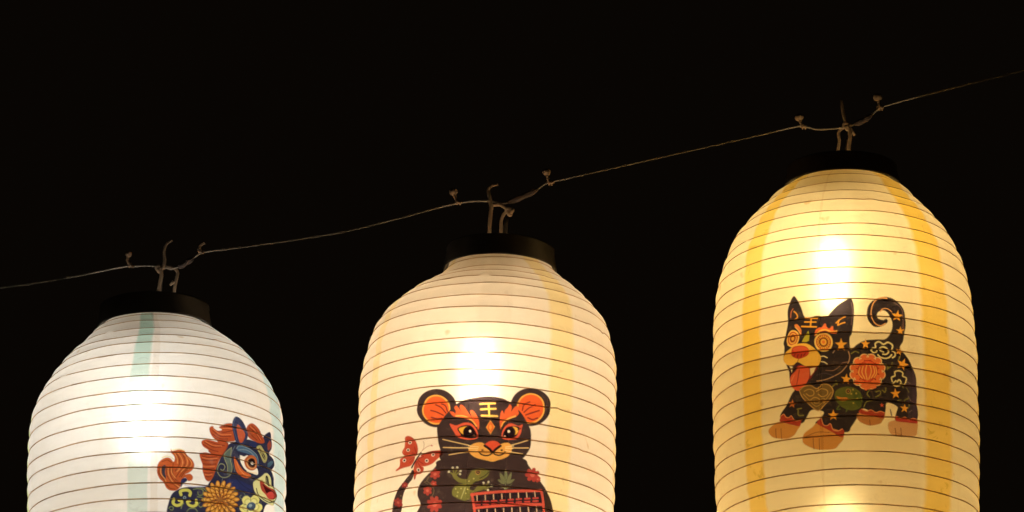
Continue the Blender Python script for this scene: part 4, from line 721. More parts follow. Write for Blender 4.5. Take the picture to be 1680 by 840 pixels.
  '''0 0 1 -119.9 299.5 -116.1 297.3 -109.5 298.9 -102.6 305 -97.8 313.1 -96.1 321.3 -97.7 328.6 -101.6 329.3 -108.2 326.7 -117 326.7 -121.8 323.2 -122.9 319.1 -119.6 313.1 -120.1 305.8
0 0 1 -126.3 330.1 -120.6 327.7 -109.9 327.4 -100.6 330 -101.2 337.1 -107 342.1 -117.5 343 -125.1 344 -131.8 345.4 -133.4 344.1 -126.4 340.3 -125.7 334.7
0 0 1 -90.4 329.4 -83.5 326.3 -75.8 324.7 -66.6 324 -59.7 324.7 -58.2 330.6 -64.5 336.5 -71.8 342.3 -79.5 344.5 -87.1 344.7 -95.4 340.9 -95.1 333.8
0 0 1 -97.3 335 -90.7 342.6 -85.4 346.3 -86.1 350.5 -90.1 354.4 -96.3 354.9 -97.5 361.9 -99.5 362.2 -101.2 355.8 -102.7 349.8 -101.1 344.3
1 1.01 1 -97.7 327.5 -102.1 315.4
1 1.01 1 -98.3 328.2 -105.7 323.9
1 1.01 1 -100.6 330 -108.6 333.3
1 1.01 1 -100.5 331.4 -107.6 337.8
1 1.01 1 -95.7 334.9 -86.5 331.5
1 1.01 1 -95 335.8 -85.9 341.6
1 1.01 1 -97.2 337.6 -95.4 346.4
1 1.01 1 -95.2 337.8 -88.9 347.1
2 1.44 1 -90.1 328.9 -75.7 325.6 -59.8 325.9
3 0.72 1 -118.6 300.3 -118.5 313.3 -120.9 321.6
4 0 1 -108 307.5 -108.2 308.6 -109 309.4 -110.2 309.7 -111.7 309.5 -113 308.9 -113.9 307.8 -114.3 306.6 -114 305.6 -113.2 304.8 -112 304.4 -110.5 304.6 -109.2 305.3 -108.3 306.3
5 0 1 -109.3 307.3 -109.5 307.9 -109.9 308.4 -110.6 308.5 -111.4 308.4 -112.1 308.1 -112.7 307.5 -112.9 306.8 -112.7 306.2 -112.3 305.8 -111.6 305.6 -110.8 305.7 -110.1 306.1 -109.6 306.7
4 0 1 -109.5 319.1 -109.8 320.2 -110.6 321 -111.9 321.3 -113.3 321.1 -114.6 320.4 -115.5 319.4 -115.9 318.2 -115.7 317.1 -114.8 316.4 -113.6 316 -112.1 316.2 -110.8 316.9 -109.9 317.9
5 0 1 -110.9 318.9 -111.1 319.5 -111.5 320 -112.2 320.1 -113 320 -113.7 319.7 -114.3 319.1 -114.5 318.4 -114.3 317.8 -113.9 317.4 -113.2 317.2 -112.4 317.3 -111.7 317.7 -111.2 318.3
4 0 1 -114.7 333.5 -114.9 334.6 -115.8 335.4 -117 335.7 -118.5 335.5 -119.8 334.8 -120.8 333.8 -121.2 332.6 -120.9 331.5 -120.1 330.7 -118.8 330.4 -117.3 330.6 -116 331.3 -115.1 332.3
5 0 1 -116.1 333.3 -116.2 333.9 -116.7 334.4 -117.4 334.5 -118.2 334.4 -119 334 -119.5 333.5 -119.7 332.8 -119.6 332.2 -119.1 331.8 -118.4 331.6 -117.6 331.7 -116.8 332.1 -116.3 332.7
4 0 1 -77.8 338.1 -78 339.2 -78.7 340 -79.8 340.4 -81.1 340.3 -82.3 339.7 -83.1 338.7 -83.4 337.5 -83.2 336.4 -82.5 335.6 -81.4 335.2 -80.1 335.3 -78.9 335.9 -78.1 336.9
5 0 1 -79 337.9 -79.1 338.6 -79.6 339 -80.2 339.2 -80.9 339.2 -81.5 338.8 -82 338.3 -82.2 337.7 -82 337.1 -81.6 336.6 -81 336.4 -80.3 336.4 -79.7 336.8 -79.2 337.3
4 0 1 -69.1 330.1 -69.3 331.2 -70 332.1 -71.1 332.5 -72.3 332.4 -73.5 331.8 -74.3 330.9 -74.6 329.7 -74.4 328.6 -73.7 327.8 -72.6 327.4 -71.3 327.5 -70.2 328 -69.4 329
5 0 1 -70.3 330.1 -70.4 330.7 -70.8 331.1 -71.4 331.4 -72.1 331.3 -72.7 331 -73.2 330.5 -73.4 329.8 -73.2 329.2 -72.8 328.7 -72.2 328.5 -71.6 328.6 -70.9 328.9 -70.5 329.4
4 0 1 -90.7 349 -90.9 350.1 -91.7 350.9 -92.8 351.3 -94.2 351.2 -95.4 350.5 -96.2 349.5 -96.6 348.4 -96.4 347.3 -95.6 346.5 -94.4 346.1 -93.1 346.3 -91.9 346.9 -91 347.9
5 0 1 -92 348.9 -92.1 349.5 -92.6 349.9 -93.2 350.2 -93.9 350.1 -94.6 349.7 -95.1 349.2 -95.3 348.5 -95.1 347.9 -94.7 347.5 -94.1 347.3 -93.3 347.3 -92.7 347.7 -92.2 348.2
6 2.6 1 -91.3 325.6 -97.3 334.7 -104.5 344.5
7 0 1 -90 330.9 -90.2 331.2 -90.6 331.5 -91.2 331.6 -92 331.5 -92.6 331.3 -93.1 330.9 -93.3 330.5 -93.1 330.2 -92.7 329.9 -92.1 329.8 -91.3 329.9 -90.7 330.1 -90.2 330.5
8 0.58 1 -91 325 -87.1 319.3 -86.8 312.8 -88.6 308.6
9 0.58 1 -88.8 322.4 -82.4 317.8 -76.2 316.1 -73.1 316.9
10 0 1 -73.6 316.3 -73.7 316.7 -73.9 317.1 -74.4 317.2 -74.8 317.2 -75.3 317 -75.6 316.6 -75.7 316.1 -75.7 315.7 -75.4 315.4 -74.9 315.2 -74.5 315.3 -74 315.5 -73.7 315.9'''),
 'pon': ([[0.034,0.036,0.083],[0.35,0.066,0.028],[0.486,0.099,0.034],[1.0,1.0,1.0],[0.186,0.029,0.018],[0.838,0.276,0.106],[0.042,0.051,0.125],[0.55,0.121,0.055],[0.117,0.16,0.302],[0.35,0.084,0.055],[0.031,0.04,0.146],[0.029,0.037,0.119],[0.083,0.16,0.281],[0.292,0.382,0.413],[0.708,0.174,0.047],[0.926,0.418,0.177],[1.0,1.0,0.956],[0.024,0.018,0.037],[0.55,0.147,0.044],[0.788,0.418,0.185],[0.216,0.051,0.02],[0.024,0.01,0.01],[0.963,0.756,0.454],[0.123,0.167,0.153],[0.35,0.37,0.203],[0.159,0.205,0.221],[0.134,0.174,0.211],[0.498,0.468,0.185],[0.07,0.062,0.055],[0.634,0.565,0.203],[0.083,0.16,0.24],[0.35,0.418,0.325],[0.018,0.022,0.064],[0.756,0.773,0.399],[0.403,0.066,0.04],[0.092,0.011,0.012],[0.605,0.084,0.068],[0.024,0.022,0.028],[0.821,0.845,0.454],[0.015,0.013,0.022],[0.216,0.257,0.185],[0.159,0.054,0.02],[0.708,0.326,0.051],[0.873,0.508,0.125],[0.591,0.222,0.034],[0.35,0.14,0.031],[0.838,0.827,0.302],[0.591,0.594,0.185],[0.838,0.845,0.386],[0.07,0.121,0.221],[0.35,0.481,0.528],[0.052,0.062,0.078],[0.117,0.14,0.106],[0.052,0.047,0.037],[0.708,0.705,0.153],[0.256,0.359,0.386],[0.037,0.044,0.078],[0.2,0.257,0.106],[0.663,0.705,1.0],[0.55,0.121,0.037],[0.052,0.051,0.078],[0.029,0.034,0.112],[0.2,0.047,0.018],[0.838,0.37,0.125],[1.0,0.845,0.27]],
  '''0 0 1 28.2 322.3 30.7 308.4 35.4 295.7 43.8 289.1 53.7 285.6 70.7 282.5 85.4 279.9 89.4 275.1 95.4 262.5 103.7 243.5 114.5 224 126.2 213.9 138.3 210 155.8 204.4 181.3 203.1 192.2 191.1 207.2 182.5 211.9 193.5 210.4 205.7 205.4 214.5 214.8 219.3 217.5 228.2 210.8 237.4 213.8 244.6 216.1 253.4 224.9 264.1 227.3 269.9 217.5 282.9 195.9 288.6 189.1 298.8 192.4 311.1 179.6 325.1 170.6 349.2 173.3 389.4 149.3 393.8 146.9 357.2 102.3 360.1 70.8 367 61.4 404.3 43 405.3 42.9 361.3 30.4 343.4
1 0 1 102.8 214.4 116.8 214.3 120.8 216.3 114 228.6 103.3 243.6 96.6 253.4 93.5 242.6 92.7 235.2 87.6 230.6 96.5 225.8 104.8 220.5
2 0 1 90 198.5 94.9 194.8 103 198.7 106.5 194 116.5 188.6 127.7 187.3 130.1 197.9 133.1 209.8 120.8 213.3 110.4 216.4 99.1 212.7 91.9 206.1
2 0 1 78.3 217.7 86.6 214.2 102.8 216.3 116.8 216.2 114.1 226 102.9 236.9 87.6 229.4 79.4 224.3
2 0 1 75 236.3 80.1 233.2 90.3 234 103.8 236.8 101.5 247.9 95.4 264.7 89.8 273.5 83.4 272 79.1 262 78.3 252 75.7 244.5
2 0 1 154.4 185.7 164.9 179 176.8 182.9 185.6 190.7 191.6 200.7 178.8 204.8 159.5 202.5 153 195.5
3 0 1 96.1 196.6 103.1 195.6 109.8 198.1 103 200.5
3 0 1 75 233 80.5 228.3 86.8 229.5 84 232.4 77.7 234.2
4 1.12 1 94.8 201.2 107.1 207.5 124.5 205.6
4 1.12 1 93.9 205.9 107 210.9 120 209.7
4 1.12 1 103 201.3 113.6 201.3 127.4 196.8
4 1.12 1 109 194.8 119 192.5 127.1 191.9
4 1.12 1 82.6 219.1 94.5 224.5 106.9 223.3
4 1.12 1 80.6 222.3 92.4 228.9 102.6 230.2
4 1.12 1 86.6 216.5 102.7 220.1 113.3 220.5
4 1.12 1 78.5 239 88.3 240.2 100.9 237.9
4 1.12 1 77.6 244.3 87.4 245.1 100.4 242.8
4 1.12 1 79.1 250.5 88.2 250.3 98.3 248.7
4 1.12 1 79.5 256.8 87.4 256.7 95.8 255.3
4 1.12 1 81.1 262.6 87.8 262.6 93.4 261.2
4 1.12 1 83.8 267.9 88.2 267.8 91.4 266.3
4 1.12 1 158 186.9 168.3 190.4 181.3 200.8
4 1.12 1 163.6 182.7 173 187.5 186.4 198.9
4 1.12 1 156.7 192.8 164 197.4 174.1 201.7
5 0.93 1 96 199.2 108 205.1 125 202.9
5 0.93 1 84.2 217.8 95.3 222.5 108.6 221.5
5 0.93 1 78.4 241.6 88.3 242.4 100.8 240.1
5 0.93 1 79.1 253.8 87.4 253.7 97 251.8
5 0.93 1 82.3 265.4 88.2 265.2 92.6 263.5
5 0.93 1 160.8 184.8 170.6 189.2 183.2 199.6
5 0.93 1 108.1 196.4 118.1 194.9 126.5 194.7
6 0 1 132.2 176.3 139.8 176.1 149.3 184.8 155.6 195.4 153.7 205.5 148 212.3 138.2 213.7 132.2 208.8 127.8 196.7 127.1 185.1
7 0 1 136.1 186.6 143.6 190.9 150.3 197.9 147.6 208.6 142.1 211.2 137.4 204.5 134.8 195.1
8 0.93 1 132.6 177.4 129.1 186.7 130.1 197.1 135 208.3
9 0 1 199.2 202.3 207.1 194.7 209.8 201.6 203.3 210.1
10 0 1 116.4 268.1 132.8 265.5 152.2 268.3 162.7 271.2 159.1 281.9 145.5 279.5 129.8 277.2 117.9 276.6
11 0 1 160.2 207.9 171.3 204.3 175.1 209.8 167.3 213.9 161.8 212.6
12 0 1 134.6 220.5 139.8 216.1 151.3 215.2 165.4 217.9 175.1 223.6 178.8 234.1 174.8 238 170.7 231.1 163.4 225.6 151.1 224.7 141.2 224.3 135.8 223.8
13 0.99 1 134.6 221 139.8 216.3 151.3 215.4 165.4 218.1 174.7 223.7 178.8 235.3
13 0.99 1 138.1 222.2 151.2 219.7 161.7 221.4 170.8 227
14 0 1 130.1 232.8 133.7 237.9 137.7 244.7 145.6 250.8 159.9 254.3 154 259.5 144 260.1 134.4 255.5 129.8 248.8 128.9 240.2
15 0.75 1 132.5 239.4 137.6 249.7 147.2 255.5 155.7 256.1
16 0 1 139.2 230 147.7 229.7 156.6 227.4 170.8 240.8 173.9 242.2 173.7 250.5 162.8 251.5 152.3 250.3 144.1 246.3 140 239.6
17 1.37 1 139.5 230.2 140.3 240 145 247.2 153 251.2 163.5 252.1
18 0 1 175.3 233.4 174.6 236.6 172.7 239.9 170 242.8 166.5 245.2 162.7 246.9 158.8 247.7 155.2 247.5 152.1 246.4 149.7 244.5 148.3 241.9 147.8 238.9 148.4 235.7 150 232.5 152.4 229.7 155.6 227.4 159.3 225.8 163.2 225 167 225.1 170.4 226 173 227.9 174.7 230.4
19 0 1 172.9 234.6 172.4 237.1 171 239.5 168.9 241.7 166.3 243.5 163.3 244.8 160.4 245.4 157.6 245.3 155.2 244.5 153.3 243.1 152.2 241.1 151.8 238.9 152.3 236.5 153.5 234.1 155.4 231.9 157.9 230.2 160.7 228.9 163.7 228.3 166.6 228.4 169.2 229.1 171.2 230.5 172.5 232.4
20 0 1 171.7 234.1 171.3 236.2 170.2 238.4 168.5 240.3 166.3 241.9 163.9 242.9 161.4 243.4 159 243.3 157 242.6 155.5 241.3 154.6 239.6 154.3 237.7 154.6 235.5 155.7 233.5 157.3 231.6 159.3 230.1 161.7 229 164.2 228.5 166.6 228.6 168.7 229.2 170.4 230.5 171.4 232.1
21 0 1 170.2 234.2 169.9 235.9 169 237.7 167.6 239.3 165.9 240.5 164 241.4 162 241.8 160.2 241.7 158.6 241.1 157.3 240.1 156.6 238.6 156.4 237 156.7 235.2 157.5 233.5 158.8 232 160.4 230.7 162.3 229.9 164.3 229.5 166.2 229.5 167.8 230.1 169.2 231.1 170 232.5
3 0 1 167.4 235.3 167 236.3 166.1 237.2 164.9 237.9 163.5 238.2 162.3 238 161.4 237.4 161.1 236.6 161.5 235.6 162.3 234.6 163.6 234 165 233.7 166.2 233.8 167.1 234.4
22 1.12 1 151.6 250.4 161 250.6 171.4 249
23 0 1 125 221.6 118.3 226.5 112.7 233.2 113.4 241.2 116.5 248.2 117.6 255.5 116.4 260.6 123.2 258.3 124.7 249.4 122.5 238.5 123.5 229.6
24 1.12 1 125 221.6 118.3 226.5 112.7 233.2 113.4 241.2 116.5 248.2 117.6 255.5
24 1.12 1 125 221.6 122.5 238.5 124.7 249.4 123.2 258.3 116.4 264.3 107.9 265.6 102.4 261.3 101.3 254 104.6 248.1 110.2 247.6 112.7 251.2 109.9 255.9 106.2 254.9
25 0.99 1 131.9 218.2 125.7 226.8 124.6 236.9 126.8 246.6 129.8 254.8
26 0.87 1 109.3 266.6 108.2 273
27 0 1 175.4 210.9 182 207.2 187.9 209.4 199 216.9 196.3 226.6 190.3 229.5 184.4 224.3 178.9 215.5
28 0 1 180.7 211.3 185.6 212.4 193.8 219.4 193.1 225.1 188.3 223.2 183 215.6
29 0.87 1 183.1 211.8 187.6 217 192.3 223.5
29 0.75 1 189.5 214.1 185.4 218.8
30 0 1 199.5 229.4 208.2 223.8 214.7 223.2 211.2 227.8 202.8 233.6
31 0.75 1 207.7 236.2 212.4 240.1 211.1 245.5
32 1.12 1 131.3 263.3 142.3 271.3 159.1 275.7
33 0 1 163.8 265.3 168.3 260.4 180 252.9 190.3 245.1 198.1 244 205.3 248.1 210.9 256.9 218.1 259.1 225.9 267 222 277.5 215.5 285.1 204.4 286.7 185.2 284.5 173.1 279.3 165.6 273.1
34 0 1 179.6 259.2 185.4 256.2 193.2 260.7 204.6 261.9 218.6 261.3 226.5 268.1 218.5 275.9 204.4 278.9 194 275.1 183.6 271.9 179.5 266.8
35 0 1 186.2 261.3 195 263.8 207.1 264.5 218 266.4 215.1 272.2 199.6 273.3 190.5 269.1
36 0 1 195.8 273.7 204.5 267.9 214 266.6 219.7 269.8 215.1 274.9 204.5 277.9 198.2 277.1
37 0 1 192 248.7 196.6 247.9 202.2 255.2 204.6 259.6 198.8 259.7 193.2 254.7
38 0.75 1 195.1 250.5 196.5 255.2 200.2 258.1
39 1.62 1 170.9 271.3 175.5 277.6 187.3 282.3 204.4 283.5 221.4 277.7
40 0.99 1 128.2 282.4 139.1 279.4 147.5 281.6 148.8 287.3 143.9 290.9 139 289 141.9 285.6
41 0 1 139.1 292.1 138.8 293.2 137.8 294.3 136.3 295.3 134.4 296.1 132.3 296.8 130 297.1 127.9 297.2 126.1 296.9 124.7 296.4 123.8 295.6 123.5 294.7 123.8 293.6 124.7 292.6 126.1 291.6 127.9 290.8 130.1 290.1 132.3 289.8 134.4 289.7 136.3 289.9 137.8 290.4 138.8 291.2
42 0 1 138.4 292.3 138.1 293 137.3 293.8 136 294.6 134.4 295.3 132.6 295.8 130.7 296.1 128.9 296.2 127.3 296 126.1 295.7 125.3 295.1 125 294.4 125.3 293.7 126.1 292.9 127.3 292.1 128.9 291.5 130.7 291 132.6 290.6 134.4 290.6 136 290.7 137.3 291 138.1 291.6
43 0 1 136.2 292.6 136 293.3 135.2 293.9 134.1 294.4 132.9 294.6 131.8 294.5 131 294.1 130.7 293.5 131 292.9 131.8 292.3 132.9 291.8 134.1 291.6 135.2 291.7 136 292
41 0 1 137 301.8 136.3 302.7 135 303.6 133.3 304.2 131.3 304.5 129.2 304.5 127.1 304.2 125.3 303.6 123.8 302.8 122.8 301.9 122.3 300.8 122.4 299.8 123.1 298.8 124.3 298 126 297.5 127.9 297.2 130 297.2 132.1 297.4 134 298 135.6 298.8 136.6 299.7 137.1 300.7
42 0 1 136.3 301.7 135.8 302.4 134.7 303 133.3 303.4 131.6 303.6 129.8 303.6 128.1 303.4 126.5 302.9 125.2 302.3 124.3 301.6 123.8 300.8 123.9 300 124.4 299.3 125.4 298.7 126.8 298.3 128.4 298.1 130.2 298.2 132 298.4 133.6 298.8 135 299.4 135.9 300.2 136.4 300.9
43 0 1 134.3 301.5 133.8 302 132.9 302.4 131.7 302.6 130.6 302.4 129.7 302 129.2 301.4 129.2 300.8 129.7 300.2 130.6 299.8 131.8 299.7 132.9 299.8 133.8 300.2 134.3 300.8
41 0 1 131.1 310.9 130.1 311.7 128.6 312.1 126.9 312.2 125.1 311.9 123.3 311.3 121.7 310.4 120.3 309.3 119.4 308 118.9 306.8 118.9 305.6 119.4 304.6 120.4 303.8 121.8 303.4 123.5 303.3 125.3 303.6 127.1 304.2 128.8 305.1 130.2 306.2 131.1 307.5 131.7 308.7 131.6 309.9
42 0 1 130.6 310.6 129.8 311.2 128.6 311.5 127.3 311.5 125.8 311.2 124.3 310.6 122.8 309.8 121.7 308.9 120.8 307.9 120.3 306.9 120.3 306 120.6 305.2 121.4 304.7 122.5 304.4 123.8 304.5 125.3 304.7 126.8 305.3 128.3 306.1 129.5 307 130.4 308 130.9 309 130.9 309.9
43 0 1 129 309.8 128.3 310.2 127.3 310.4 126.3 310.2 125.4 309.7 124.8 309 124.6 308.2 124.9 307.6 125.5 307.2 126.5 307 127.5 307.2 128.4 307.7 129.1 308.4 129.3 309.1
41 0 1 122.3 318.3 121.2 318.8 119.8 318.8 118.3 318.3 116.9 317.5 115.6 316.3 114.6 314.9 113.9 313.4 113.5 311.9 113.6 310.5 114.1 309.3 114.9 308.5 116.1 308 117.4 308 118.9 308.4 120.3 309.3 121.7 310.4 122.7 311.8 123.5 313.3 123.8 314.9 123.7 316.3 123.2 317.5
42 0 1 122 317.9 121.1 318.2 120.1 318.1 118.9 317.7 117.7 317 116.7 315.9 115.8 314.7 115.1 313.5 114.8 312.2 114.8 311 115.1 310.1 115.7 309.5 116.6 309.2 117.6 309.2 118.8 309.7 119.9 310.4 121 311.4 121.9 312.6 122.6 313.9 122.9 315.1 122.9 316.3 122.6 317.2
43 0 1 121 316.6 120.2 316.8 119.4 316.6 118.6 316.1 118 315.3 117.8 314.5 117.9 313.7 118.4 313.1 119.2 312.9 120 313.1 120.8 313.6 121.4 314.3 121.6 315.2 121.5 316
41 0 1 112 323 110.8 323.1 109.7 322.7 108.6 321.8 107.7 320.5 107 318.9 106.7 317.2 106.7 315.5 107 313.9 107.6 312.5 108.5 311.5 109.5 310.9 110.7 310.8 111.9 311.3 112.9 312.1 113.9 313.4 114.5 315 114.9 316.7 114.9 318.4 114.6 320 114 321.4 113.1 322.4
42 0 1 111.9 322.5 111 322.5 110.1 322.1 109.3 321.3 108.6 320.2 108.1 318.9 107.8 317.4 107.7 315.9 107.9 314.6 108.4 313.4 109 312.6 109.8 312.2 110.6 312.1 111.5 312.5 112.3 313.3 113.1 314.4 113.6 315.7 113.9 317.2 113.9 318.7 113.7 320 113.3 321.2 112.7 322
43 0 1 111.6 320.8 110.8 320.8 110.2 320.4 109.7 319.7 109.5 318.7 109.6 317.8 110 317 110.7 316.6 111.4 316.6 112.1 317.1 112.6 317.8 112.8 318.8 112.6 319.7 112.2 320.4
41 0 1 101.4 324.4 100.4 324.1 99.5 323.3 98.9 322.1 98.6 320.5 98.7 318.8 99 317 99.6 315.3 100.5 313.8 101.6 312.6 102.7 311.9 103.9 311.7 104.9 312 105.8 312.7 106.4 313.9 106.7 315.5 106.6 317.2 106.3 319 105.6 320.8 104.8 322.3 103.7 323.4 102.5 324.1
42 0 1 101.5 323.8 100.8 323.6 100.2 322.9 99.7 321.9 99.6 320.5 99.6 319.1 99.9 317.5 100.4 316.1 101.1 314.8 101.9 313.8 102.8 313.2 103.6 313 104.4 313.2 105 313.9 105.4 314.9 105.6 316.2 105.5 317.7 105.2 319.3 104.7 320.7 104 322 103.2 323 102.4 323.6
43 0 1 101.8 322.1 101.2 321.9 100.8 321.2 100.7 320.3 100.9 319.3 101.3 318.5 102 317.9 102.7 317.7 103.3 317.9 103.7 318.5 103.9 319.4 103.7 320.4 103.2 321.3 102.6 321.9
41 0 1 91.8 322.3 91 321.7 90.5 320.6 90.5 319.2 90.8 317.6 91.4 315.9 92.4 314.3 93.6 312.8 94.9 311.6 96.3 310.8 97.5 310.5 98.6 310.6 99.4 311.2 99.9 312.3 100 313.6 99.7 315.3 99 317 98 318.6 96.8 320.1 95.4 321.3 94.1 322.1 92.8 322.4
42 0 1 92.1 321.8 91.5 321.3 91.2 320.4 91.2 319.3 91.6 317.9 92.2 316.5 93 315.1 94 313.8 95 312.8 96.1 312.1 97.1 311.7 97.9 311.8 98.5 312.3 98.8 313.1 98.8 314.3 98.4 315.6 97.8 317.1 97 318.5 96 319.8 94.9 320.8 93.8 321.5 92.9 321.9
43 0 1 93 320.2 92.5 319.8 92.4 319 92.6 318.1 93.1 317.2 93.9 316.5 94.7 316.1 95.4 316.1 95.8 316.6 96 317.3 95.7 318.3 95.2 319.2 94.5 319.9 93.7 320.3
41 0 1 84.1 317.1 83.6 316.2 83.6 315 84 313.7 84.9 312.2 86.1 310.7 87.6 309.4 89.2 308.4 90.8 307.7 92.3 307.3 93.5 307.4 94.4 307.9 94.9 308.7 94.9 309.9 94.5 311.3 93.6 312.8 92.4 314.2 90.9 315.6 89.3 316.6 87.7 317.4 86.2 317.7 85 317.6
42 0 1 84.5 316.7 84.2 316 84.3 315.1 84.7 314 85.5 312.8 86.5 311.6 87.8 310.4 89.1 309.5 90.4 308.8 91.7 308.5 92.7 308.5 93.3 308.8 93.7 309.5 93.6 310.4 93.2 311.5 92.4 312.8 91.3 314 90.1 315.1 88.7 316 87.4 316.7 86.2 317 85.2 317
43 0 1 85.9 315.5 85.7 314.9 85.8 314.1 86.4 313.3 87.2 312.5 88.1 312.1 88.9 312 89.5 312.2 89.7 312.8 89.6 313.6 89 314.4 88.2 315.2 87.3 315.6 86.5 315.7
41 0 1 79.1 309.5 79 308.4 79.4 307.3 80.3 306.1 81.6 305 83.2 303.9 85 303.1 86.8 302.6 88.5 302.4 90 302.6 91.1 303.1 91.7 303.8 91.8 304.8 91.4 306 90.5 307.2 89.2 308.4 87.5 309.4 85.7 310.2 83.9 310.7 82.2 310.9 80.8 310.7 79.7 310.2
42 0 1 79.7 309.2 79.6 308.5 80 307.6 80.8 306.6 81.9 305.7 83.3 304.9 84.8 304.2 86.4 303.7 87.8 303.5 89 303.6 89.9 303.9 90.4 304.4 90.4 305.2 90 306.1 89.2 307 88.1 308 86.7 308.8 85.2 309.5 83.6 310 82.2 310.2 81 310.1 80.2 309.8
43 0 1 81.3 308.5 81.3 307.8 81.8 307.1 82.5 306.5 83.5 306 84.5 305.9 85.3 306.1 85.7 306.5 85.7 307.2 85.3 307.9 84.5 308.5 83.5 309 82.6 309.1 81.8 308.9
41 0 1 77.4 300.4 77.7 299.4 78.5 298.4 79.7 297.5 81.3 296.8 83.1 296.3 85 296.1 86.8 296.2 88.4 296.6 89.7 297.2 90.5 298 90.8 299 90.5 300 89.7 301 88.4 301.9 86.8 302.6 85 303.1 83.1 303.3 81.3 303.2 79.7 302.8 78.5 302.2 77.7 301.3
42 0 1 78 300.3 78.2 299.6 78.9 298.8 79.9 298.2 81.3 297.6 82.8 297.3 84.5 297.1 86 297.2 87.4 297.4 88.5 297.9 89.1 298.5 89.4 299.2 89.1 299.9 88.5 300.7 87.4 301.3 86 301.9 84.5 302.3 82.8 302.4 81.3 302.4 79.9 302.1 78.9 301.6 78.2 301
43 0 1 79.8 300.2 80 299.5 80.6 299 81.6 298.6 82.6 298.5 83.5 298.7 84.2 299.1 84.4 299.7 84.2 300.3 83.5 300.9 82.6 301.2 81.6 301.3 80.6 301.2 80 300.7
41 0 1 79.1 291 79.7 290.1 80.8 289.4 82.2 288.9 83.9 288.7 85.7 288.9 87.5 289.3 89.2 290 90.5 290.9 91.4 291.9 91.8 292.9 91.7 294 91.1 294.9 90 295.6 88.5 296.1 86.8 296.2 85 296.1 83.2 295.7 81.6 295 80.3 294.1 79.4 293.1 79 292
42 0 1 79.7 291.1 80.1 290.4 81 289.9 82.2 289.6 83.6 289.6 85.2 289.7 86.7 290.1 88.1 290.6 89.2 291.3 90 292.1 90.4 292.9 90.4 293.7 89.9 294.3 89 294.8 87.8 295.2 86.4 295.2 84.8 295.1 83.3 294.7 81.9 294.2 80.8 293.5 80 292.7 79.6 291.9
43 0 1 81.3 291.5 81.8 291 82.5 290.6 83.5 290.6 84.5 290.8 85.3 291.3 85.7 291.9 85.7 292.6 85.3 293.1 84.5 293.5 83.5 293.5 82.5 293.3 81.8 292.8 81.3 292.2
41 0 1 84.1 282.3 84.9 281.6 86.2 281.3 87.7 281.3 89.3 281.7 90.9 282.4 92.4 283.4 93.6 284.6 94.5 285.8 94.9 287.1 94.9 288.3 94.4 289.3 93.5 290 92.3 290.4 90.8 290.4 89.2 290 87.5 289.3 86.1 288.3 84.9 287.1 84 285.8 83.6 284.5 83.6 283.3
42 0 1 84.5 282.6 85.2 282.2 86.2 281.9 87.4 282 88.7 282.4 90 283 91.3 283.9 92.4 284.9 93.2 285.9 93.6 286.9 93.7 287.8 93.3 288.6 92.7 289.1 91.7 289.3 90.4 289.2 89.1 288.9 87.8 288.2 86.5 287.4 85.5 286.4 84.7 285.3 84.2 284.3 84.2 283.4
43 0 1 85.9 283.6 86.5 283.2 87.3 283.1 88.2 283.4 89 283.9 89.6 284.6 89.7 285.4 89.5 286 88.9 286.4 88.1 286.5 87.1 286.2 86.3 285.7 85.8 285 85.6 284.2
41 0 1 91.8 275.4 92.8 275 94.1 275.1 95.4 275.6 96.8 276.4 98 277.6 99 279.1 99.7 280.6 100 282.2 99.9 283.6 99.4 284.7 98.6 285.6 97.5 286 96.3 285.9 94.9 285.5 93.6 284.6 92.4 283.4 91.4 281.9 90.8 280.4 90.4 278.8 90.5 277.4 91 276.3
42 0 1 92.1 275.9 92.9 275.6 93.8 275.7 94.9 276.2 96 277 97 278 97.8 279.2 98.4 280.5 98.8 281.8 98.8 283 98.5 283.9 97.9 284.5 97.1 284.8 96.1 284.7 95 284.2 94 283.4 93 282.4 92.1 281.2 91.6 279.9 91.2 278.6 91.2 277.4 91.5 276.5
43 0 1 93 277.2 93.7 277 94.5 277.2 95.2 277.8 95.7 278.6 96 279.4 95.8 280.2 95.4 280.8 94.7 281 93.9 280.8 93.1 280.3 92.6 279.5 92.4 278.6 92.5 277.8
41 0 1 101.4 271 102.6 271 103.7 271.4 104.8 272.3 105.7 273.6 106.3 275.1 106.7 276.9 106.7 278.6 106.4 280.2 105.8 281.6 104.9 282.6 103.9 283.2 102.7 283.2 101.6 282.8 100.5 281.9 99.7 280.6 99 279.1 98.7 277.3 98.7 275.6 99 274 99.6 272.6 100.4 271.6
42 0 1 101.5 271.6 102.4 271.6 103.2 272 104.1 272.7 104.7 273.9 105.3 275.2 105.6 276.7 105.6 278.2 105.4 279.5 105 280.7 104.4 281.5 103.6 281.9 102.8 281.9 101.9 281.5 101.1 280.8 100.4 279.6 99.9 278.3 99.6 276.8 99.6 275.3 99.8 274 100.2 272.8 100.8 272
43 0 1 101.9 273.2 102.6 273.2 103.2 273.7 103.7 274.4 103.9 275.4 103.8 276.3 103.4 277 102.7 277.4 102 277.4 101.4 277 100.9 276.2 100.7 275.3 100.8 274.3 101.2 273.6
41 0 1 112.1 269.6 113.1 269.9 114 270.6 114.7 271.9 115 273.4 114.9 275.1 114.6 277 113.9 278.7 113 280.3 111.9 281.4 110.7 282.2 109.5 282.4 108.5 282.1 107.6 281.4 107 280.2 106.7 278.6 106.7 276.9 107.1 275 107.7 273.3 108.6 271.8 109.7 270.6 110.9 269.9
42 0 1 111.9 270.2 112.7 270.4 113.4 271.1 113.8 272.1 114 273.4 113.9 274.9 113.6 276.5 113.1 277.9 112.4 279.2 111.6 280.3 110.7 280.9 109.8 281.1 109 280.9 108.4 280.2 108 279.2 107.8 277.9 107.8 276.4 108.1 274.8 108.7 273.3 109.4 272 110.2 271 111.1 270.4
